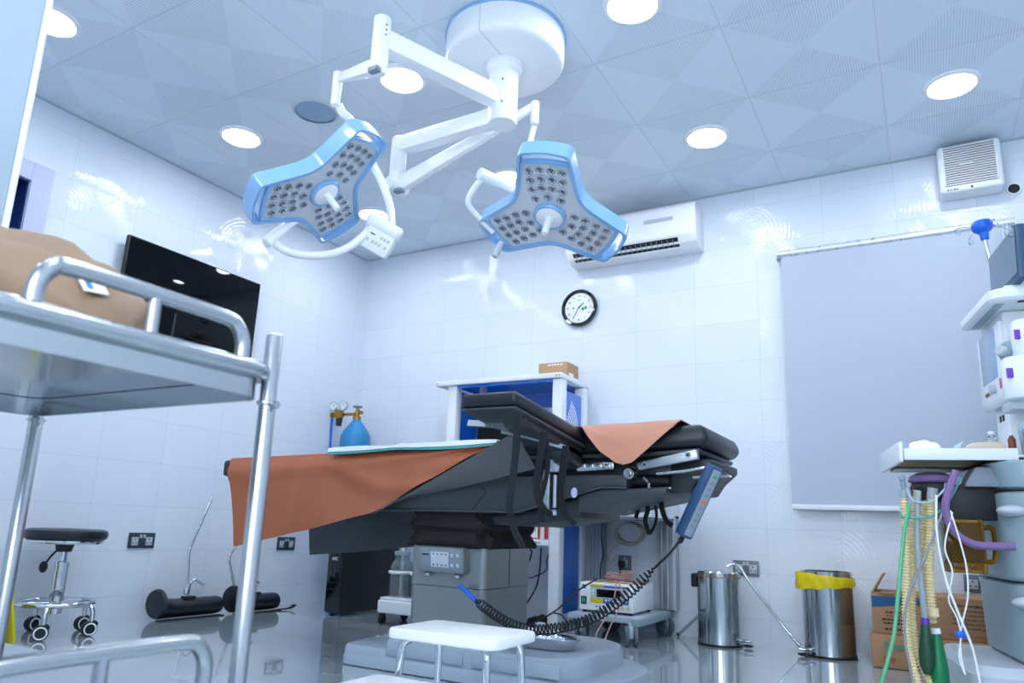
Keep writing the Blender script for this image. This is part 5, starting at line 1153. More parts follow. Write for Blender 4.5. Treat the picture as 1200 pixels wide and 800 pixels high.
for z_, m_, xs in ((0.100, 0, 0.06), (0.083, 1, 0.064), (0.066, 0, 0.042), (0.049, 0, 0.048), (0.022, 0, 0.052)):
    x_ = xs
    while x_ < 0.135: w_ = rr_.uniform(0.008, 0.02); b.box((x_ + w_ / 2, z_, 0), (w_, 0.008, 0.0008), mat=m_); x_ += w_ + 0.004
b.build('printed_lines', ['ink', 'red_ink'], c2)

# ---------------------------------------------------------------- leg holders and round stool by the side wall
def leg_holder(label, x, y, rod_pts, clamp, ls=1.0, tail=True):
    t = thing('leg_holder', label, 'leg holder', (x, y, 0))
    b = MB(); rings = []
    L = 0.37
    for k, (yy, rs, lift) in enumerate(((-0.225, 0.55, 0.022), (-0.222, 1.18, 0.03), (-0.205, 1.30, 0.03), (-0.185, 1.12, 0.02), (-0.165, 0.92, 0.004), (-0.10, 0.86, 0.0), (0.10, 0.86, 0.0), (0.19, 0.86, 0.0), (0.212, 0.80, 0.0), (0.22, 0.55, 0.0))):
        R_ = []
        for i in range(24):
            a = 2 * pi * i / 24; rr = 0.062 * rs; zz = rr * sin(a) * (1.0 if rs < 1 else 1.05)
            R_.append((x + rr * 1.15 * cos(a), y + yy * ls, max(0.008, 0.06 + lift + zz)))
        rings.append(R_)
    loft(b, rings); b.build('padded_gutter', 'leather', t)
    b = MB(); b.box((x + 0.055, y - 0.01, 0.0035), (0.05, 0.44 * ls, 0.006), 0.002)
    if tail: b.ribbon([(x + 0.06, y + 0.20 * ls, 0.008), (x + 0.07, y + 0.25, 0.012), (x + 0.075, y + 0.29, 0.03)], (1, 0, 0), 0.035, 0.004)
    b.build('strap', 'strap', t)
    b = MB(); b.tube(rod_pts, 0.0085, n=10, smooth=False); b.build('support_rod', 'chrome', t)
    c = Vector(clamp); b = MB(); b.cyl(c - Vector((0, 0.003, 0.03)), c + Vector((0, 0.003, 0.03)), 0.02, bev=0.004); b.tube([c + Vector((0.01, 0.01, 0.03)), c + Vector((0.015, 0.035, 0.055)), c + Vector((0.02, 0.10, 0.02))], 0.008); b.build('rod_clamp', 'chrome', t)
    b = MB(); b.box((x + 0.01, y - 0.01, 0.115), (0.05, 0.07, 0.02), 0.004); b.build('mount_block', 'black', t)
    return t
leg_holder('black padded leg holder on the floor with its full chrome rod rising near the socket', 0.15, -1.49, [(0.15, -1.52, 0.115), (0.150, -1.511, 0.163), (0.150, -1.528, 0.371), (0.150, -1.526, 0.396), (0.150, -1.518, 0.421), (0.150, -1.415, 0.701)], (0.150, -1.511, 0.163), 1.0, False)
leg_holder('black padded leg holder behind the trolley leg, its rod under the orange drape', 0.20, -1.035, [(0.20, -1.11, 0.115), (0.200, -1.200, 0.150), (0.200, -1.268, 0.323), (0.200, -1.271, 0.344), (0.200, -1.264, 0.365), (0.200, -1.192, 0.465)], (0.20, -1.13, 0.16), 0.82)
st = thing('round_stool', 'round black-topped stool with chrome foot ring and castors by the side wall', 'stool', (0.262, -2.34, 0))
x0, y0 = 0.262, -2.34
b = MB(); b.lathe([(0, 0.452), (0.168, 0.452), (0.183, 0.462), (0.188, 0.480), (0.182, 0.498), (0.165, 0.506), (0.13, 0.504), (0, 0.500)], (x0, y0, 0), n=48); b.build('seat', 'leather', st)
b = MB(); b.lathe([(0, 0.436), (0.165, 0.436), (0.171, 0.443), (0.171, 0.4515), (0, 0.4515)], (x0, y0, 0), n=48); b.build('seat_rim', 'chrome', st)
b = MB(); b.lathe([(0, 0.10), (0.032, 0.10), (0.032, 0.335), (0.034, 0.338), (0.034, 0.345), (0.018, 0.35), (0.018, 0.40), (0, 0.40)], (x0, y0, 0), n=24); b.build('gas_column', 'chrome', st)
b = MB(); b.lathe([(0, 0.395), (0.034, 0.395), (0.045, 0.4355), (0, 0.4355)], (x0, y0, 0), n=16); b.tube([(x0 + 0.0, y0 - 0.03, 0.405), (x0 + 0.01, y0 - 0.06, 0.38), (x0 + 0.015, y0 - 0.085, 0.345)], 0.005); b.sphere((x0 + 0.018, y0 - 0.097, 0.325), (0.014, 0.02, 0.028)); b.build('height_lever', 'black', st)
b = MB(); b.torus((x0, y0, 0.152), 0.165, 0.0125, n=48); fr = b.build('foot_ring', 'chrome', st)
for k in range(5):
    a = 2 * pi * k / 5 - 0.70; ca, sa = cos(a), sin(a)
    b = MB(); b.tube([(x0 + 0.03 * ca, y0 + 0.03 * sa, 0.15), (x0 + 0.12 * ca, y0 + 0.12 * sa, 0.152), (x0 + 0.165 * ca, y0 + 0.165 * sa, 0.145), (x0 + 0.186 * ca, y0 + 0.186 * sa, 0.115), (x0 + 0.188 * ca, y0 + 0.188 * sa, 0.07)], 0.0115); lg = b.build('leg', 'chrome', st)
    cx_, cy_ = x0 + 0.188 * ca, y0 + 0.188 * sa; T = Matrix.Translation((cx_, cy_, 0)) @ Matrix.Rotation(-0.5 + 0.25 * k, 4, 'Z')
    b = MB(T); b.lathe([(0, -0.020), (0.030, -0.020), (0.035, -0.012), (0.035, 0.012), (0.030, 0.020), (0, 0.020)], (0, -0.008, 0.035), (1, 0, 0), 20); b.prism([(-0.045, 0.03), (-0.03, 0.062), (0.015, 0.075), (0.03, 0.06), (0.02, 0.04)], -0.015, 0.015, 'YZ', 0.004); cs = b.build('caster', 'black', lg)
    for s_ in (-1, 1): b = MB(T); b.torus((s_ * 0.0195, -0.008, 0.035), 0.026, 0.0038, (1, 0, 0), n=24, k=6); b.build('wheel_ring', 'white_plastic', cs)
ys = thing('floor_sign', 'yellow folding floor sign half hidden behind the trolley leg beside the stool', 'sign', (0.30, -2.62, 0))
for s_ in (-1, 1):
    b = MB(); b.prism([(-0.085, 0.0), (0.085, 0.0), (0.055, 0.27), (-0.055, 0.27)], -0.006, 0.006, 'XZ', 0.002, T=Matrix.Translation((0.30, -2.62 + s_ * 0.055, 0)) @ Matrix.Rotation(s_ * 0.16, 4, 'X')); b.build('panel', 'yellow', ys)

# ---------------------------------------------------------------- steel trolley close to the camera
tr = thing('steel_trolley', 'stainless two-shelf instrument trolley with tube rails, close to the camera', 'trolley', (2.88, -3.945, 0))
TX0, TX1, TY0, TY1 = 2.575, 3.20, -4.175, -3.76
def shelf(z, name):
    b = MB(); pl = rrect(TX0, TX1, TY0, TY1, 0.045, 6); n = len(pl)
    vs = [(x, y, z) for x, y in pl] + [(x, y, z - 0.003) for x, y in pl]; b.add(vs, [tuple(range(n)), tuple(range(2 * n - 1, n - 1, -1))] + [(i, n + i, n + (i + 1) % n, (i + 1) % n) for i in range(n)])
    sk = [[(x, y, z) for x, y in pl], [(x, y, z - 0.036) for x, y in pl], [(x + (0.004 if x < 2.88 else -0.004), y + (0.004 if y < -3.94 else -0.004), z - 0.036) for x, y in pl], [(x + (0.004 if x < 2.88 else -0.004), y + (0.004 if y < -3.94 else -0.004), z - 0.004) for x, y in pl]]
    loft(b, sk, False, False); s_ = b.build(name, 'steel_sheet', tr)
    b = MB(); b.tube([(x, y, z + 0.004) for x, y in rrect(TX0 - 0.008, TX1 + 0.008, TY0 - 0.008, TY1 + 0.008, 0.055, 6)], 0.0125, n=12, closed=True, smooth=False); 
    if z > 0.5: b.build('rim', 'steel', s_)
    return s_
s1 = shelf(0.806, 'shelf'); s2 = shelf(0.365, 'shelf')
def rail(x, ya, yb, z0, z1, posts, parent):
    b = MB(); b.tube([(x, ya, z0), (x, ya, z1 - 0.03), (x, ya + 0.012, z1 - 0.008), (x, ya + 0.035, z1), (x, (ya + yb) / 2, z1 + 0.001), (x, yb - 0.035, z1), (x, yb - 0.012, z1 - 0.008), (x, yb, z1 - 0.03), (x, yb, z0)], 0.0105, n=12)
    for y in posts: b.tube([(x, y, z0), (x, y, z1)], 0.0085, smooth=False, n=10)
    b.build('hand_rail', 'steel', parent)
rail(TX1 + 0.004, -4.105, -3.82, 0.81, 0.872, (-3.963,), s1); rail(TX0 - 0.004, -4.105, -3.82, 0.81, 0.872, (-3.963,), s1)
rail(TX1 + 0.004, -4.105, -3.82, 0.37, 0.438, (-3.963,), s2); rail(TX0 - 0.004, -4.105, -3.82, 0.37, 0.438, (-3.963,), s2)
for x in (TX0 - 0.006, TX1 - 0.004):
    for y in (TY0 + 0.006, TY1 + 0.004):
        b = MB(); b.lathe([(0, 0.10), (0.0125, 0.10), (0.0125, 0.868), (0.010, 0.872), (0, 0.872)], (x, y, 0), n=18); lg = b.build('leg', 'steel', tr)
        b = MB(); b.torus((x, y, 0.765), 0.0135, 0.003, n=18, k=6); b.cyl((x + 0.012, y, 0.762), (x + 0.021, y, 0.762), 0.006, n=8); b.build('collar', 'steel', lg)
        b = MB(); b.torus((x, y, 0.325), 0.0135, 0.003, n=18, k=6); b.build('collar', 'steel', lg)
        b = MB(); b.cyl((x - 0.012, y, 0.04), (x + 0.012, y, 0.04), 0.04, bev=0.004); b.box((x, y, 0.085), (0.034, 0.04, 0.03), 0.006); b.build('caster', 'rubber', lg)
# wrapped bundle on the upper shelf
wb = thing('wrapped_bundle', 'brown cloth wrapped bundle taped with a white label on the trolley top', 'bundle', (2.85, -3.95, 0.81))
b = MB(); rings = []; NX, NA = 34, 36
for i in range(NX + 1):
    t = i / NX; x = 2.60 + 0.515 * t; hgt = lerpf(x, [(2.60, 0.10), (2.64, 0.215), (2.74, 0.228), (2.82, 0.205), (2.92, 0.165), (3.00, 0.125), (3.06, 0.085), (3.10, 0.05), (3.115, 0.012)]); wd_ = lerpf(x, [(2.60, 0.08), (2.66, 0.135), (2.9, 0.13), (3.04, 0.10), (3.115, 0.02)]); R_ = []
    for k in range(NA):
        a = 2 * pi * k / NA; cc_, ss_ = cos(a), sin(a); e = 0.7
        yy = wd_ * (abs(cc_) ** e) * (1 if cc_ > 0 else -1); zz = hgt * 0.5 * (1 + (abs(ss_) ** e) * (1 if ss_ > 0 else -1))
        f = 1 + 0.045 * sin(x * 26 + a * 2) * (0.4 + 0.6 * max(0, ss_)) + 0.04 * sin(a * 5 + x * 14) + 0.03 * sin(x * 55 - a * 3)
        R_.append((x, -3.955 + yy * f, 0.8215 + max(0, zz * (f if ss_ > 0 else 1))))
    rings.append(R_)
loft(b, rings); b.build('cloth_wrap', 'kraft', wb, ang=55)
G = []
for i in range(17):
    u = i / 16; row = []
    for j in range(9):
        t = j / 8; row.append((2.60 + 0.22 * u + 0.03 * t, -4.05 + 0.17 * t, 0.8215 + 0.216 + 0.030 * (1 - u) ** 0.7 - 0.030 * u + 0.012 * sin(u * 6 + t * 3) - 0.06 * (1 - t) ** 2))
    G.append(row)
b = MB(); b.sheet(G, 0.008); b.build('folded_flap', 'kraft', wb, ang=55)
lb = frame((3.082, -3.979, 0.897), (0.10, 0.99, 0.08), (-0.70, 0.06, 0.70))
b = MB(lb); b.box((0, 0, 0.003), (0.032, 0.046, 0.002), 0.0006); b.box((0.003, 0.006, 0.0042), (0.016, 0.008, 0.0008), mat=1); b.box((-0.006, -0.008, 0.0042), (0.008, 0.018, 0.0008), mat=1); b.build('label', ['white_ink', 'blue_ink'], wb)
# frosted screen beside the camera
fs = thing('frosted_screen', 'frosted white standing screen panel filling the upper corner beside the trolley', 'screen', (2.1, -3.75, 0))
e0 = Vector(((2.229, -3.725, 1.533)[0], (2.229, -3.725, 1.533)[1], 0)); dv = Vector((-0.867, -0.498, 0)); e1 = e0 + dv * 0.62
b = MB(); nn = Vector((dv.y, -dv.x, 0)); G = [[tuple(e0 + dv * (0.01 + 0.60 * i / 12) + nn * (0.004 * sin(i * 1.1)) + Vector((0, 0, 0.50 + 1.75 * j / 6))) for j in range(7)] for i in range(13)]
b.sheet(G, 0.003); b.build('sheet', 'frost', fs)
for e in (e0, e1):
    b = MB(); b.cyl(e + Vector((0, 0, 0.03)), e + Vector((0, 0, 2.28)), 0.0075, n=12); pt = b.build('post', 'white', fs)
    b = MB(); b.cyl(e - nn * 0.12 + Vector((0, 0, 0.016)), e + nn * 0.12 + Vector((0, 0, 0.016)), 0.014, bev=0.003); b.build('foot', 'white', pt)
for z in (0.49, 2.265):
    b = MB(); b.cyl(e0 + Vector((0, 0, z)), e1 + Vector((0, 0, z)), 0.007, n=10); b.build('cross_bar', 'white', fs)

# ---------------------------------------------------------------- anaesthetic machine (its front looks towards the table)
am = thing('anaesthesia_machine', 'white and blue-grey anaesthetic machine with tray, hoses and monitor beside the blind', 'medical machine', (4.308, -1.35, 0), radians(10))
A_ = WM[am.name]
def L_(mb, name, mats, parent=am, ang=38): return mb.build(name, mats, parent, local=True, ang=ang)
def rr3(x0, x1, y0, y1, z, r, k=6): return [(x, y, z) for x, y in rrect(x0, x1, y0, y1, r, k)]
# top slab
b = MB(); loft(b, [rr3(0.012, 0.56, 0.012, 0.455, 1.498, (0.05, 0.02, 0.02, 0.01)), rr3(0.0, 0.57, 0.0, 0.465, 1.508, (0.06, 0.02, 0.02, 0.015)), rr3(0.0, 0.57, 0.0, 0.465, 1.536, (0.06, 0.02, 0.02, 0.015)), rr3(0.006, 0.565, 0.006, 0.46, 1.544, (0.06, 0.02, 0.02, 0.015))]); tp = L_(b, 'top_shelf', 'machine_white')
b = MB(); b.bx(0.03, 0.062, 0.06, 0.43, 1.4965, 1.4985, 0.0005); b.bx(0.10, 0.15, 0.03, 0.055, 1.4965, 1.4985, 0.0005, mat=1); L_(b, 'light_strip', ['machine_grey', 'ink'], tp)
# monitor on the slab
b = MB(); b.prism([(0.085, 1.560), (0.115, 1.560), (0.122, 1.772), (0.092, 1.772)], -0.06, 0.31, 'XZ', 0.006); mn = L_(b, 'monitor', 'monitor_frame')
b = MB(); b.prism([(0.0838, 1.585), (0.0850, 1.585), (0.0908, 1.762), (0.0896, 1.762)], -0.045, 0.297, 'XZ'); L_(b, 'monitor_screen', 'screen_blue', mn)
b = MB(); b.bx(0.115, 0.16, 0.06, 0.19, 1.5445, 1.68, 0.008); b.bx(0.06, 0.20, 0.03, 0.22, 1.5445, 1.562, 0.005); L_(b, 'monitor_stand', 'machine_white', mn)
# main housing with display panel
b = MB(); b.bx(0.075, 0.54, 0.16, 0.50, 1.17, 1.498, 0.012); b.bx(0.16, 0.55, 0.08, 0.50, 0.93, 1.498, 0.012); L_(b, 'housing', 'machine_white')
b = MB(); b.prism([(0.062, 1.463), (0.10, 1.463), (0.10, 1.150), (0.075, 1.140), (0.058, 1.165)], 0.172, 0.50, 'XZ', 0.008); dp_ = L_(b, 'display_panel', 'machine_white')
b = MB(); b.bx(0.0585, 0.0625, 0.226, 0.445, 1.245, 1.452, 0.001); L_(b, 'display', 'lcd', dp_)
for i, (y, m_) in enumerate(((0.40, 'amber'), (0.37, 'amber'), (0.335, 'light_grey'))):
    b = MB(); b.cyl((0.060, y, 1.20), (0.052, y, 1.20), 0.008, n=12); L_(b, 'button', m_, dp_)
b = MB(); b.cyl((0.060, 0.28, 1.205), (0.035, 0.28, 1.205), 0.017, bev=0.003); L_(b, 'control_knob', 'light_grey', dp_)
b = MB(); b.bx(0.057, 0.061, 0.19, 0.215, 1.195, 1.235); L_(b, 'warning_tag', 'pink', dp_)
b = MB(); b.bx(0.10, 0.20, 0.30, 0.48, 0.94, 1.16, 0.006); b.bx(0.0985, 0.101, 0.36, 0.385, 1.09, 1.115, mat=1); b.bx(0.0985, 0.101, 0.40, 0.425, 1.09, 1.115, mat=1); L_(b, 'socket_block', ['machine_white', 'ink'])
# vaporizers on the camera side
def vaporizer(cx, cz, s, tagz):
    b = MB(); b.lathe([(0, -0.07 * s), (0.046 * s, -0.07 * s), (0.05 * s, -0.06 * s), (0.05 * s, 0.055 * s), (0.042 * s, 0.068 * s), (0, 0.072 * s)], (cx, -0.02, cz), n=28); b.box((cx + 0.01, 0.045, cz), (0.08 * s, 0.08, 0.12 * s), 0.01); v = L_(b, 'vaporizer', 'machine_white')
    b = MB(); b.box((cx - 0.035 * s, -0.056 * s, cz + tagz), (0.028, 0.006, 0.036), 0.001, T=Matrix.Identity(4)); L_(b, 'violet_tag', 'violet', v)
    b = MB(); b.cyl((cx + 0.028, -0.06, cz - 0.045 * s), (cx + 0.028, -0.08, cz - 0.045 * s), 0.014, bev=0.003); L_(b, 'filler_cap', 'light_grey', v)
vaporizer(0.098, 1.335, 1.0, 0.01); vaporizer(0.062, 1.19, 1.1, 0.012)
b = MB(); b.cyl((0.07, 0.035, 1.30), (0.034, 0.01, 1.30), 0.042, 0.038, bev=0.006); b.cyl((0.034, 0.01, 1.30), (0.027, 0.005, 1.30), 0.028); fl = L_(b, 'flow_dial', 'machine_grey')
b = MB(); b.cyl((0.028, 0.006, 1.30), (0.006, -0.008, 1.30), 0.019, bev=0.004); L_(b, 'dial_knob', 'light_grey', fl)
b = MB(); b.bx(0.03, 0.30, 0.0, 0.12, 1.08, 1.115, 0.006); L_(b, 'vaporizer_rail', 'light_grey')
# writing tray
b = MB(); b.bx(-0.335, 0.03, -0.02, -0.005, 0.893, 0.936, 0.003); b.bx(-0.335, 0.03, 0.46, 0.475, 0.893, 0.936, 0.003); b.bx(-0.335, 0.10, -0.005, 0.46, 0.906, 0.914, 0.001); ty = L_(b, 'work_tray', 'machine_white')
b = MB(); b.prism([(-0.03, 0.884), (0.485, 0.884), (0.485, 0.965), (-0.03, 0.960)], -0.352, -0.338, 'YZ', 0.004); L_(b, 'tray_end', 'machine_white', ty)
b = MB(); b.bx(-0.33, 0.03, 0.0, 0.455, 0.898, 0.9055); L_(b, 'tray_underside', 'olive', ty)
b = MB(); b.bx(-0.32, 0.06, 0.36, 0.385, 0.884, 0.898, 0.002); L_(b, 'slide_rail', 'alu', ty)
b = MB(); b.bx(-0.32, 0.06, 0.43, 0.455, 0.884, 0.898, 0.002); L_(b, 'slide_rail', 'alu', ty)
# lower body: band, drawers, foot
b = MB(); loft(b, [rr3(-0.005, 0.60, -0.03, 0.50, 0.79, (0.09, 0.03, 0.03, 0.03)), rr3(-0.035, 0.60, -0.045, 0.51, 0.80, (0.10, 0.03, 0.03, 0.03)), rr3(-0.06, 0.60, -0.05, 0.51, 0.885, (0.10, 0.03, 0.03, 0.03)), rr3(-0.04, 0.60, -0.045, 0.51, 0.893, (0.10, 0.03, 0.03, 0.03))]); L_(b, 'upper_band', 'machine_grey')
b = MB(); b.prism([(-0.14, 0.80), (-0.02, 0.80), (-0.02, 0.872), (-0.10, 0.872)], 0.02, 0.12, 'XZ', 0.006); L_(b, 'hinge_arm', 'mid_grey')
def drawer(z0, z1, x0, hz):
    b = MB(); loft(b, [rr3(x0 + 0.012, 0.58, -0.03, 0.48, z0, (0.09, 0.03, 0.03, 0.04)), rr3(x0, 0.59, -0.04, 0.49, z0 + 0.012, (0.10, 0.03, 0.03, 0.05)), rr3(x0 - 0.006, 0.59, -0.04, 0.49, z1 - 0.008, (0.10, 0.03, 0.03, 0.05)), rr3(x0 + 0.012, 0.58, -0.03, 0.48, z1, (0.09, 0.03, 0.03, 0.04))])
    d = L_(b, 'drawer', 'machine_grey')
    b = MB(); b.sphere((x0 + 0.022, -0.026, hz), (0.046, 0.042, 0.020), 20, 12); L_(b, 'drawer_handle', 'light_grey', d)
drawer(0.475, 0.784, -0.035, 0.715); drawer(0.20, 0.469, -0.020, 0.405)
b = MB(); loft(b, [rr3(-0.19, 0.62, -0.10, 0.54, 0.055, (0.06, 0.06, 0.06, 0.06)), rr3(-0.19, 0.62, -0.10, 0.54, 0.165, (0.06, 0.06, 0.06, 0.06)), rr3(-0.165, 0.60, -0.075, 0.515, 0.196, (0.06, 0.06, 0.06, 0.06))]); L_(b, 'foot_base', 'light_grey')
for x in (-0.12, 0.54):
    for y in (-0.04, 0.48):
        b = MB(); b.cyl((x - 0.02, y, 0.045), (x + 0.02, y, 0.045), 0.045, bev=0.006); L_(b, 'caster', 'rubber')
# absorber with amber canister
b = MB(); b.lathe([(0, 0.752), (0.05, 0.752), (0.072, 0.765), (0.078, 0.80), (0.070, 0.815), (0, 0.815)], (-0.225, 0.12, 0), n=28); b.bx(-0.21, -0.03, 0.05, 0.20, 0.682, 0.81, 0.008); b.bx(-0.09, 0.03, 0.06, 0.18, 0.74, 0.88, 0.008); ab = L_(b, 'absorber_block', 'black')
b = MB(); b.lathe([(0, 0.818), (0.076, 0.818), (0.082, 0.825), (0.076, 0.842), (0.05, 0.855), (0, 0.858)], (-0.225, 0.12, 0), n=32); L_(b, 'absorber_dome', 'purple', ab)
b = MB(); b.bx(-0.210, -0.082, 0.05, 0.17, 0.492, 0.685, 0.008); cn = L_(b, 'absorber_canister', 'amber', ab)
b = MB(); b.bx(-0.203, -0.088, 0.057, 0.163, 0.53, 0.67, 0.003); L_(b, 'granule_fill', 'granules', ab)
b = MB(); b.tube([(-0.082, 0.10, 0.655), (-0.05, 0.10, 0.655), (-0.042, 0.10, 0.63), (-0.045, 0.10, 0.56), (-0.055, 0.10, 0.535), (-0.082, 0.10, 0.535)], 0.009); b.bx(-0.195, -0.15, 0.04, 0.052, 0.505, 0.528, 0.002); b.bx(-0.14, -0.10, 0.04, 0.052, 0.505, 0.528, 0.002); L_(b, 'canister_handle', 'amber', ab)
# corrugated hoses
def hose(pts, r, m='hose', pitch=0.011, amp=0.0022, name='breathing_hose'):
    P = catmull(pts, 24); L = [0]
    for i in range(1, len(P)): L.append(L[-1] + (P[i] - P[i - 1]).length)
    n = int(L[-1] / (pitch / 4)); out = []; j = 0
    for k in range(n + 1):
        s_ = L[-1] * k / n
        while j < len(P) - 2 and L[j + 1] < s_: j += 1
        out.append(P[j].lerp(P[j + 1], min(1, (s_ - L[j]) / max(1e-6, L[j + 1] - L[j]))))
    b = MB(); b.tube(out, r, n=12, smooth=False, rads=[r + (amp if (k % 4) in (0, 1) else -amp) for k in range(n + 1)]); return L_(b, name, m, ang=50)
hose([(-0.338, 0.030, 0.772), (-0.344, 0.020, 0.671), (-0.349, 0.010, 0.518), (-0.364, 0.000, 0.369), (-0.368, -0.010, 0.253), (-0.355, -0.040, 0.131), (-0.331, -0.080, -0.008)], 0.0125)
hose([(-0.287, 0.060, 0.784), (-0.306, 0.050, 0.673), (-0.325, 0.050, 0.518), (-0.340, 0.040, 0.337), (-0.335, 0.020, 0.209), (-0.299, -0.010, 0.104), (-0.239, -0.020, 0.043)], 0.0125)
hose([(-0.247, 0.020, 0.773), (-0.263, 0.020, 0.643), (-0.278, 0.014, 0.491), (-0.282, 0.010, 0.359)], 0.0145)
hose([(-0.255, 0.100, 0.755), (-0.272, 0.100, 0.643), (-0.283, 0.080, 0.488), (-0.275, 0.060, 0.399), (-0.271, 0.060, 0.311)], 0.012)
b = MB(); b.tube([(-0.295, -0.005, 0.780), (-0.307, -0.010, 0.672), (-0.314, -0.015, 0.550), (-0.312, -0.020, 0.403), (-0.310, -0.020, 0.328)], 0.0105, n=12); L_(b, 'clear_hose', 'hose_clear')
b = MB(); b.cyl((-0.338, 0.030, 0.784), (-0.337, 0.030, 0.753), 0.017); L_(b, 'hose_cuff', 'hose_clear'); b = MB(); b.cyl((-0.242, 0.020, 0.792), (-0.248, 0.020, 0.754), 0.018); L_(b, 'hose_cuff', 'hose_clear')
b = MB(); b.cyl((-0.277, 0.010, 0.368), (-0.277, 0.010, 0.339), 0.018); L_(b, 'hose_cuff', 'hose'); b = MB(); b.cyl((-0.275, 0.010, 0.298), (-0.273, 0.010, 0.281), 0.0165); L_(b, 'hose_cuff', 'white_plastic')
b = MB(); b.cyl((-0.342, 0.020, 0.828), (-0.335, 0.030, 0.781), 0.010); b.sphere((-0.342, 0.020, 0.828), (0.013, 0.013, 0.014)); L_(b, 'hose_valve', 'machine_grey')
# breathing bags
b = MB(); b.lathe([(0, 0), (0.012, 0.0), (0.016, 0.02), (0.024, 0.07), (0.030, 0.12), (0.030, 0.17), (0.022, 0.21), (0, 0.225)], (-0.273, 0.010, 0.284), Vector((-0.279, -0.010, 0.037)) - Vector((-0.273, 0.010, 0.284)), 24); bg1 = L_(b, 'breathing_bag', 'bag_green')
b = MB(); b.lathe([(0, 0), (0.012, 0.0), (0.015, 0.01), (0.019, 0.05), (0.025, 0.10), (0.024, 0.14), (0.012, 0.17), (0, 0.172)], (-0.311, -0.020, 0.316), Vector((-0.316, -0.020, 0.146)) - Vector((-0.311, -0.020, 0.316)), 24); L_(b, 'breathing_bag', 'bag_dark')
b = MB(); b.cyl((-0.310, -0.019, 0.334), (-0.311, -0.020, 0.313), 0.0135); L_(b, 'bag_collar', 'violet')
# smooth tubing
def tubing(pts, r, m, name='tubing'):
    b = MB(); b.tube(pts, r, n=9, res=8); return L_(b, name, m)
tubing([(-0.330, -0.030, 0.732), (-0.357, -0.050, 0.639), (-0.389, -0.070, 0.460), (-0.420, -0.090, 0.287), (-0.451, -0.110, 0.189), (-0.485, -0.120, 0.091)], 0.007, 'tube_green')
tubing([(-0.209, -0.030, 0.808), (-0.232, -0.050, 0.703), (-0.299, -0.070, 0.552), (-0.369, -0.090, 0.405), (-0.390, -0.100, 0.276), (-0.383, -0.110, 0.181), (-0.375, -0.110, 0.087)], 0.0045, 'grey_cord')
tubing([(-0.335, -0.010, 0.788), (-0.318, -0.030, 0.744), (-0.266, -0.040, 0.739), (-0.221, -0.040, 0.779), (-0.167, -0.020, 0.840)], 0.004, 'film')
tubing([(-0.359, 0.000, 0.701), (-0.350, -0.020, 0.682), (-0.281, -0.030, 0.684), (-0.240, -0.030, 0.704), (-0.200, -0.030, 0.750), (-0.157, -0.020, 0.828)], 0.004, 'tube_teal')
tubing([(-0.173, -0.030, 0.851), (-0.205, -0.050, 0.779), (-0.222, -0.055, 0.709), (-0.202, -0.055, 0.639), (-0.148, -0.055, 0.597), (-0.076, -0.055, 0.591), (-0.022, -0.060, 0.593)], 0.014, 'purple', 'purple_hose')
tubing([(-0.248, -0.060, 0.763), (-0.260, -0.080, 0.628), (-0.249, -0.090, 0.483), (-0.219, -0.100, 0.359), (-0.190, -0.110, 0.253), (-0.176, -0.120, 0.110)], 0.004, 'white_plastic')
tubing([(-0.202, -0.060, 0.704), (-0.239, -0.080, 0.584), (-0.224, -0.085, 0.504), (-0.236, -0.085, 0.441), (-0.242, -0.085, 0.398), (-0.223, -0.090, 0.344), (-0.218, -0.095, 0.290), (-0.230, -0.100, 0.221), (-0.217, -0.100, 0.168)], 0.0028, 'white_plastic')
tubing([(-0.208, -0.060, 0.710), (-0.193, -0.080, 0.615), (-0.180, -0.085, 0.515), (-0.186, -0.090, 0.416), (-0.213, -0.090, 0.317), (-0.224, -0.100, 0.235), (-0.217, -0.100, 0.168)], 0.0028, 'white_plastic')
b = MB(); b.box((-0.215, -0.095, 0.295), (0.036, 0.02, 0.022), 0.006); L_(b, 'tube_clamp', 'blue')
# drip pole with blue hub behind the machine
h0 = Vector((0.093, 0.350, 1.928)); d_ = Vector((0.02, 0, -0.205)).normalized()
b = MB(); b.cyl(h0, h0 + d_ * 0.45, 0.009, n=14); L_(b, 'drip_pole', 'chrome')
b = MB(); b.lathe([(0, -0.058), (0.016, -0.058), (0.018, -0.03), (0.035, -0.016), (0.041, -0.006), (0.041, 0.014), (0.034, 0.024), (0, 0.026)], h0, -d_, 24); hb = L_(b, 'pole_hub', 'blue')
for k in range(4):
    a = 0.25 + k * pi / 2; u_ = Vector((cos(a), sin(a), 0)); b = MB()
    b.tube([h0 + u_ * 0.035, h0 + u_ * 0.09 + Vector((0, 0, -0.004)), h0 + u_ * 0.115 + Vector((0, 0, -0.022)), h0 + u_ * 0.10 + Vector((0, 0, -0.04)), h0 + u_ * 0.088 + Vector((0, 0, -0.026))], 0.0028, n=7); L_(b, 'hook', 'chrome', hb)

# ---------------------------------------------------------------- things lying on the machine's tray
def P_(p): return A_ @ Vector(p)
def tray_lump(x, y, r, seed, name, m, label, cat, amp=0.2):
    q = lump((0, 0, 0), r, seed, amp, 22, 14, flat=-0.55); zmin = min(v[2] for v in q.v); c = P_((x, y, 0.9155)); q.v = [(v[0] + c.x, v[1] + c.y, v[2] - zmin + c.z) for v in q.v]
    return tag(q.build(name, m, ang=40), label, cat)
tray_lump(-0.235, 0.12, (0.055, 0.05, 0.042), 5, 'gauze_pad', 'cotton', 'puffy white gauze heap on the machine tray, at its blind end', 'gauze')
b = MB(A_); G = [[(-0.225 + 0.085 * i / 10 + 0.02 * j / 5, 0.015 + 0.055 * j / 5, 0.922 + 0.055 * (i / 10) ** 2 * (0.4 + 0.6 * j / 5) + 0.006 * sin(i * 1.3 + j)) for j in range(6)] for i in range(11)]
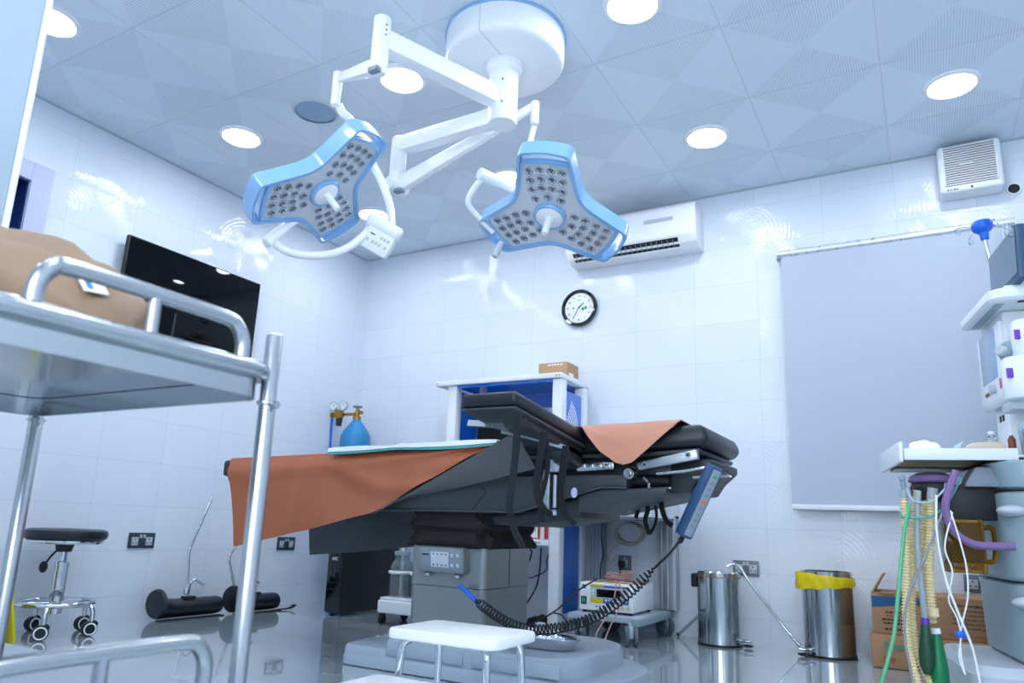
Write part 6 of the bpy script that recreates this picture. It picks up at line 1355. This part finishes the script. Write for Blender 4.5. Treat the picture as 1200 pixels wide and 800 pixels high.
b.sheet(G, 0.003); tag(b.build('film_wrapper', 'film', ang=50), 'crumpled pale blue plastic wrapper on the machine tray between gauze and beige pad', 'wrapper')
tray_lump(-0.052, 0.055, (0.075, 0.04, 0.034), 9, 'folded_pad', 'beige', 'folded beige pad lying on the machine tray nearest the housing', 'pad', 0.08)
def bottle(name, x, y, r, h, m, capm, label):
    t = thing(name, label, 'bottle', P_((x, y, 0.9155)))
    c = P_((x, y, 0)); b = MB(); b.lathe([(0, 0.9155), (r, 0.9155), (r, 0.9155 + h * 0.72), (r * 0.5, 0.9155 + h * 0.84), (r * 0.5, 0.9155 + h * 0.88), (0, 0.9155 + h * 0.88)], (c.x, c.y, 0), n=20); b.build('glass_body', m, t)
    b = MB(); b.cyl((c.x, c.y, 0.9158 + h * 0.88), (c.x, c.y, 0.9155 + h), r * 0.58, bev=0.002); b.build('cap', capm, t)
bottle('medicine_bottle', 0.035, 0.06, 0.013, 0.085, 'brown_glass', 'white_plastic', 'small brown bottle standing on the machine tray against the housing')
bottle('spray_bottle', 0.0, 0.17, 0.02, 0.105, 'clear', 'white_plastic', 'clear bottle with white cap standing on the machine tray behind the brown bottle')
cp_ = thing('clear_cup', 'clear plastic cup of packets standing at the housing end of the machine tray', 'cup', P_((0.075, 0.035, 0.9155)))
c = P_((0.082, 0.028, 0)); b = MB(); b.lathe([(0, 0.9156), (0.026, 0.9156), (0.032, 1.01), (0.030, 1.01), (0.0245, 0.918), (0, 0.918)], (c.x, c.y, 0), n=24); b.build('cup_wall', 'clear', cp_)
b = MB(); b.box((c.x - 0.006, c.y, 0.985), (0.028, 0.004, 0.11), 0.001, T=None); b.box((c.x + 0.008, c.y + 0.01, 0.98), (0.024, 0.004, 0.10), 0.001); b.build('packets', 'film', cp_)

# ---------------------------------------------------------------- light, world, camera
wd = bpy.data.worlds.new('daylight'); SC.world = wd; wd.use_nodes = True
bg = wd.node_tree.nodes['Background']; bg.inputs[0].default_value = (0.84, 0.91, 1.0, 1); bg.inputs[1].default_value = 7.5

for nm, loc, rot, sx, sy in (('window_portal', ((FX0 + FX1) / 2, RY - 0.02, (FZ0 + FZ1) / 2), (radians(90), 0, 0), FX1 - FX0, FZ1 - FZ0), ('window_portal', ((WX0 + WX1) / 2, 0.15, (WZ0 + WZ1) / 2), (radians(-90), 0, 0), WX1 - WX0, WZ1 - WZ0)):
    l = bpy.data.lights.new(nm, 'AREA'); l.shape = 'RECTANGLE'; l.size = sx; l.size_y = sy; l.cycles.is_portal = True
    o = bpy.data.objects.new(nm, l); COL.objects.link(o); o.location = loc; o.rotation_euler = rot
cam = bpy.data.cameras.new('camera'); co = bpy.data.objects.new('camera', cam); COL.objects.link(co)
a, bb, c = 0.5213, 0.2170, -0.0367
R = (Matrix.Rotation(a, 3, 'Z') @ Matrix.Rotation(bb, 3, 'X') @ Matrix.Rotation(c, 3, 'Y'))
X, Fw, Z = R.col[0], R.col[1], R.col[2]
co.matrix_world = Matrix(((X.x, Z.x, -Fw.x, 4.04664), (X.y, Z.y, -Fw.y, -4.51014), (X.z, Z.z, -Fw.z, 0.59862), (0, 0, 0, 1)))
cam.sensor_fit = 'HORIZONTAL'; cam.sensor_width = 36.0; cam.lens = 850.8132 / 1200 * 36
cam.shift_x = 1.6 / 1200; cam.shift_y = 28.76 / 1200
cam.clip_start = 0.02; cam.clip_end = 60
cam.dof.use_dof = True; cam.dof.focus_distance = 3.0; cam.dof.aperture_fstop = 4.5
SC.camera = co
SC.view_settings.view_transform = 'Standard'; SC.view_settings.look = 'None'; SC.view_settings.gamma = 1.0
SC.view_settings.use_curve_mapping = False
SC.view_settings.exposure = 0.08
SC.cycles.use_denoising = True
SC.cycles.max_bounces = 10; SC.cycles.diffuse_bounces = 5; SC.cycles.glossy_bounces = 4; SC.cycles.transmission_bounces = 6
SC.cycles.sample_clamp_indirect = 6.0; SC.cycles.caustics_reflective = False; SC.cycles.caustics_refractive = False
SC.cycles.blur_glossy = 0.5
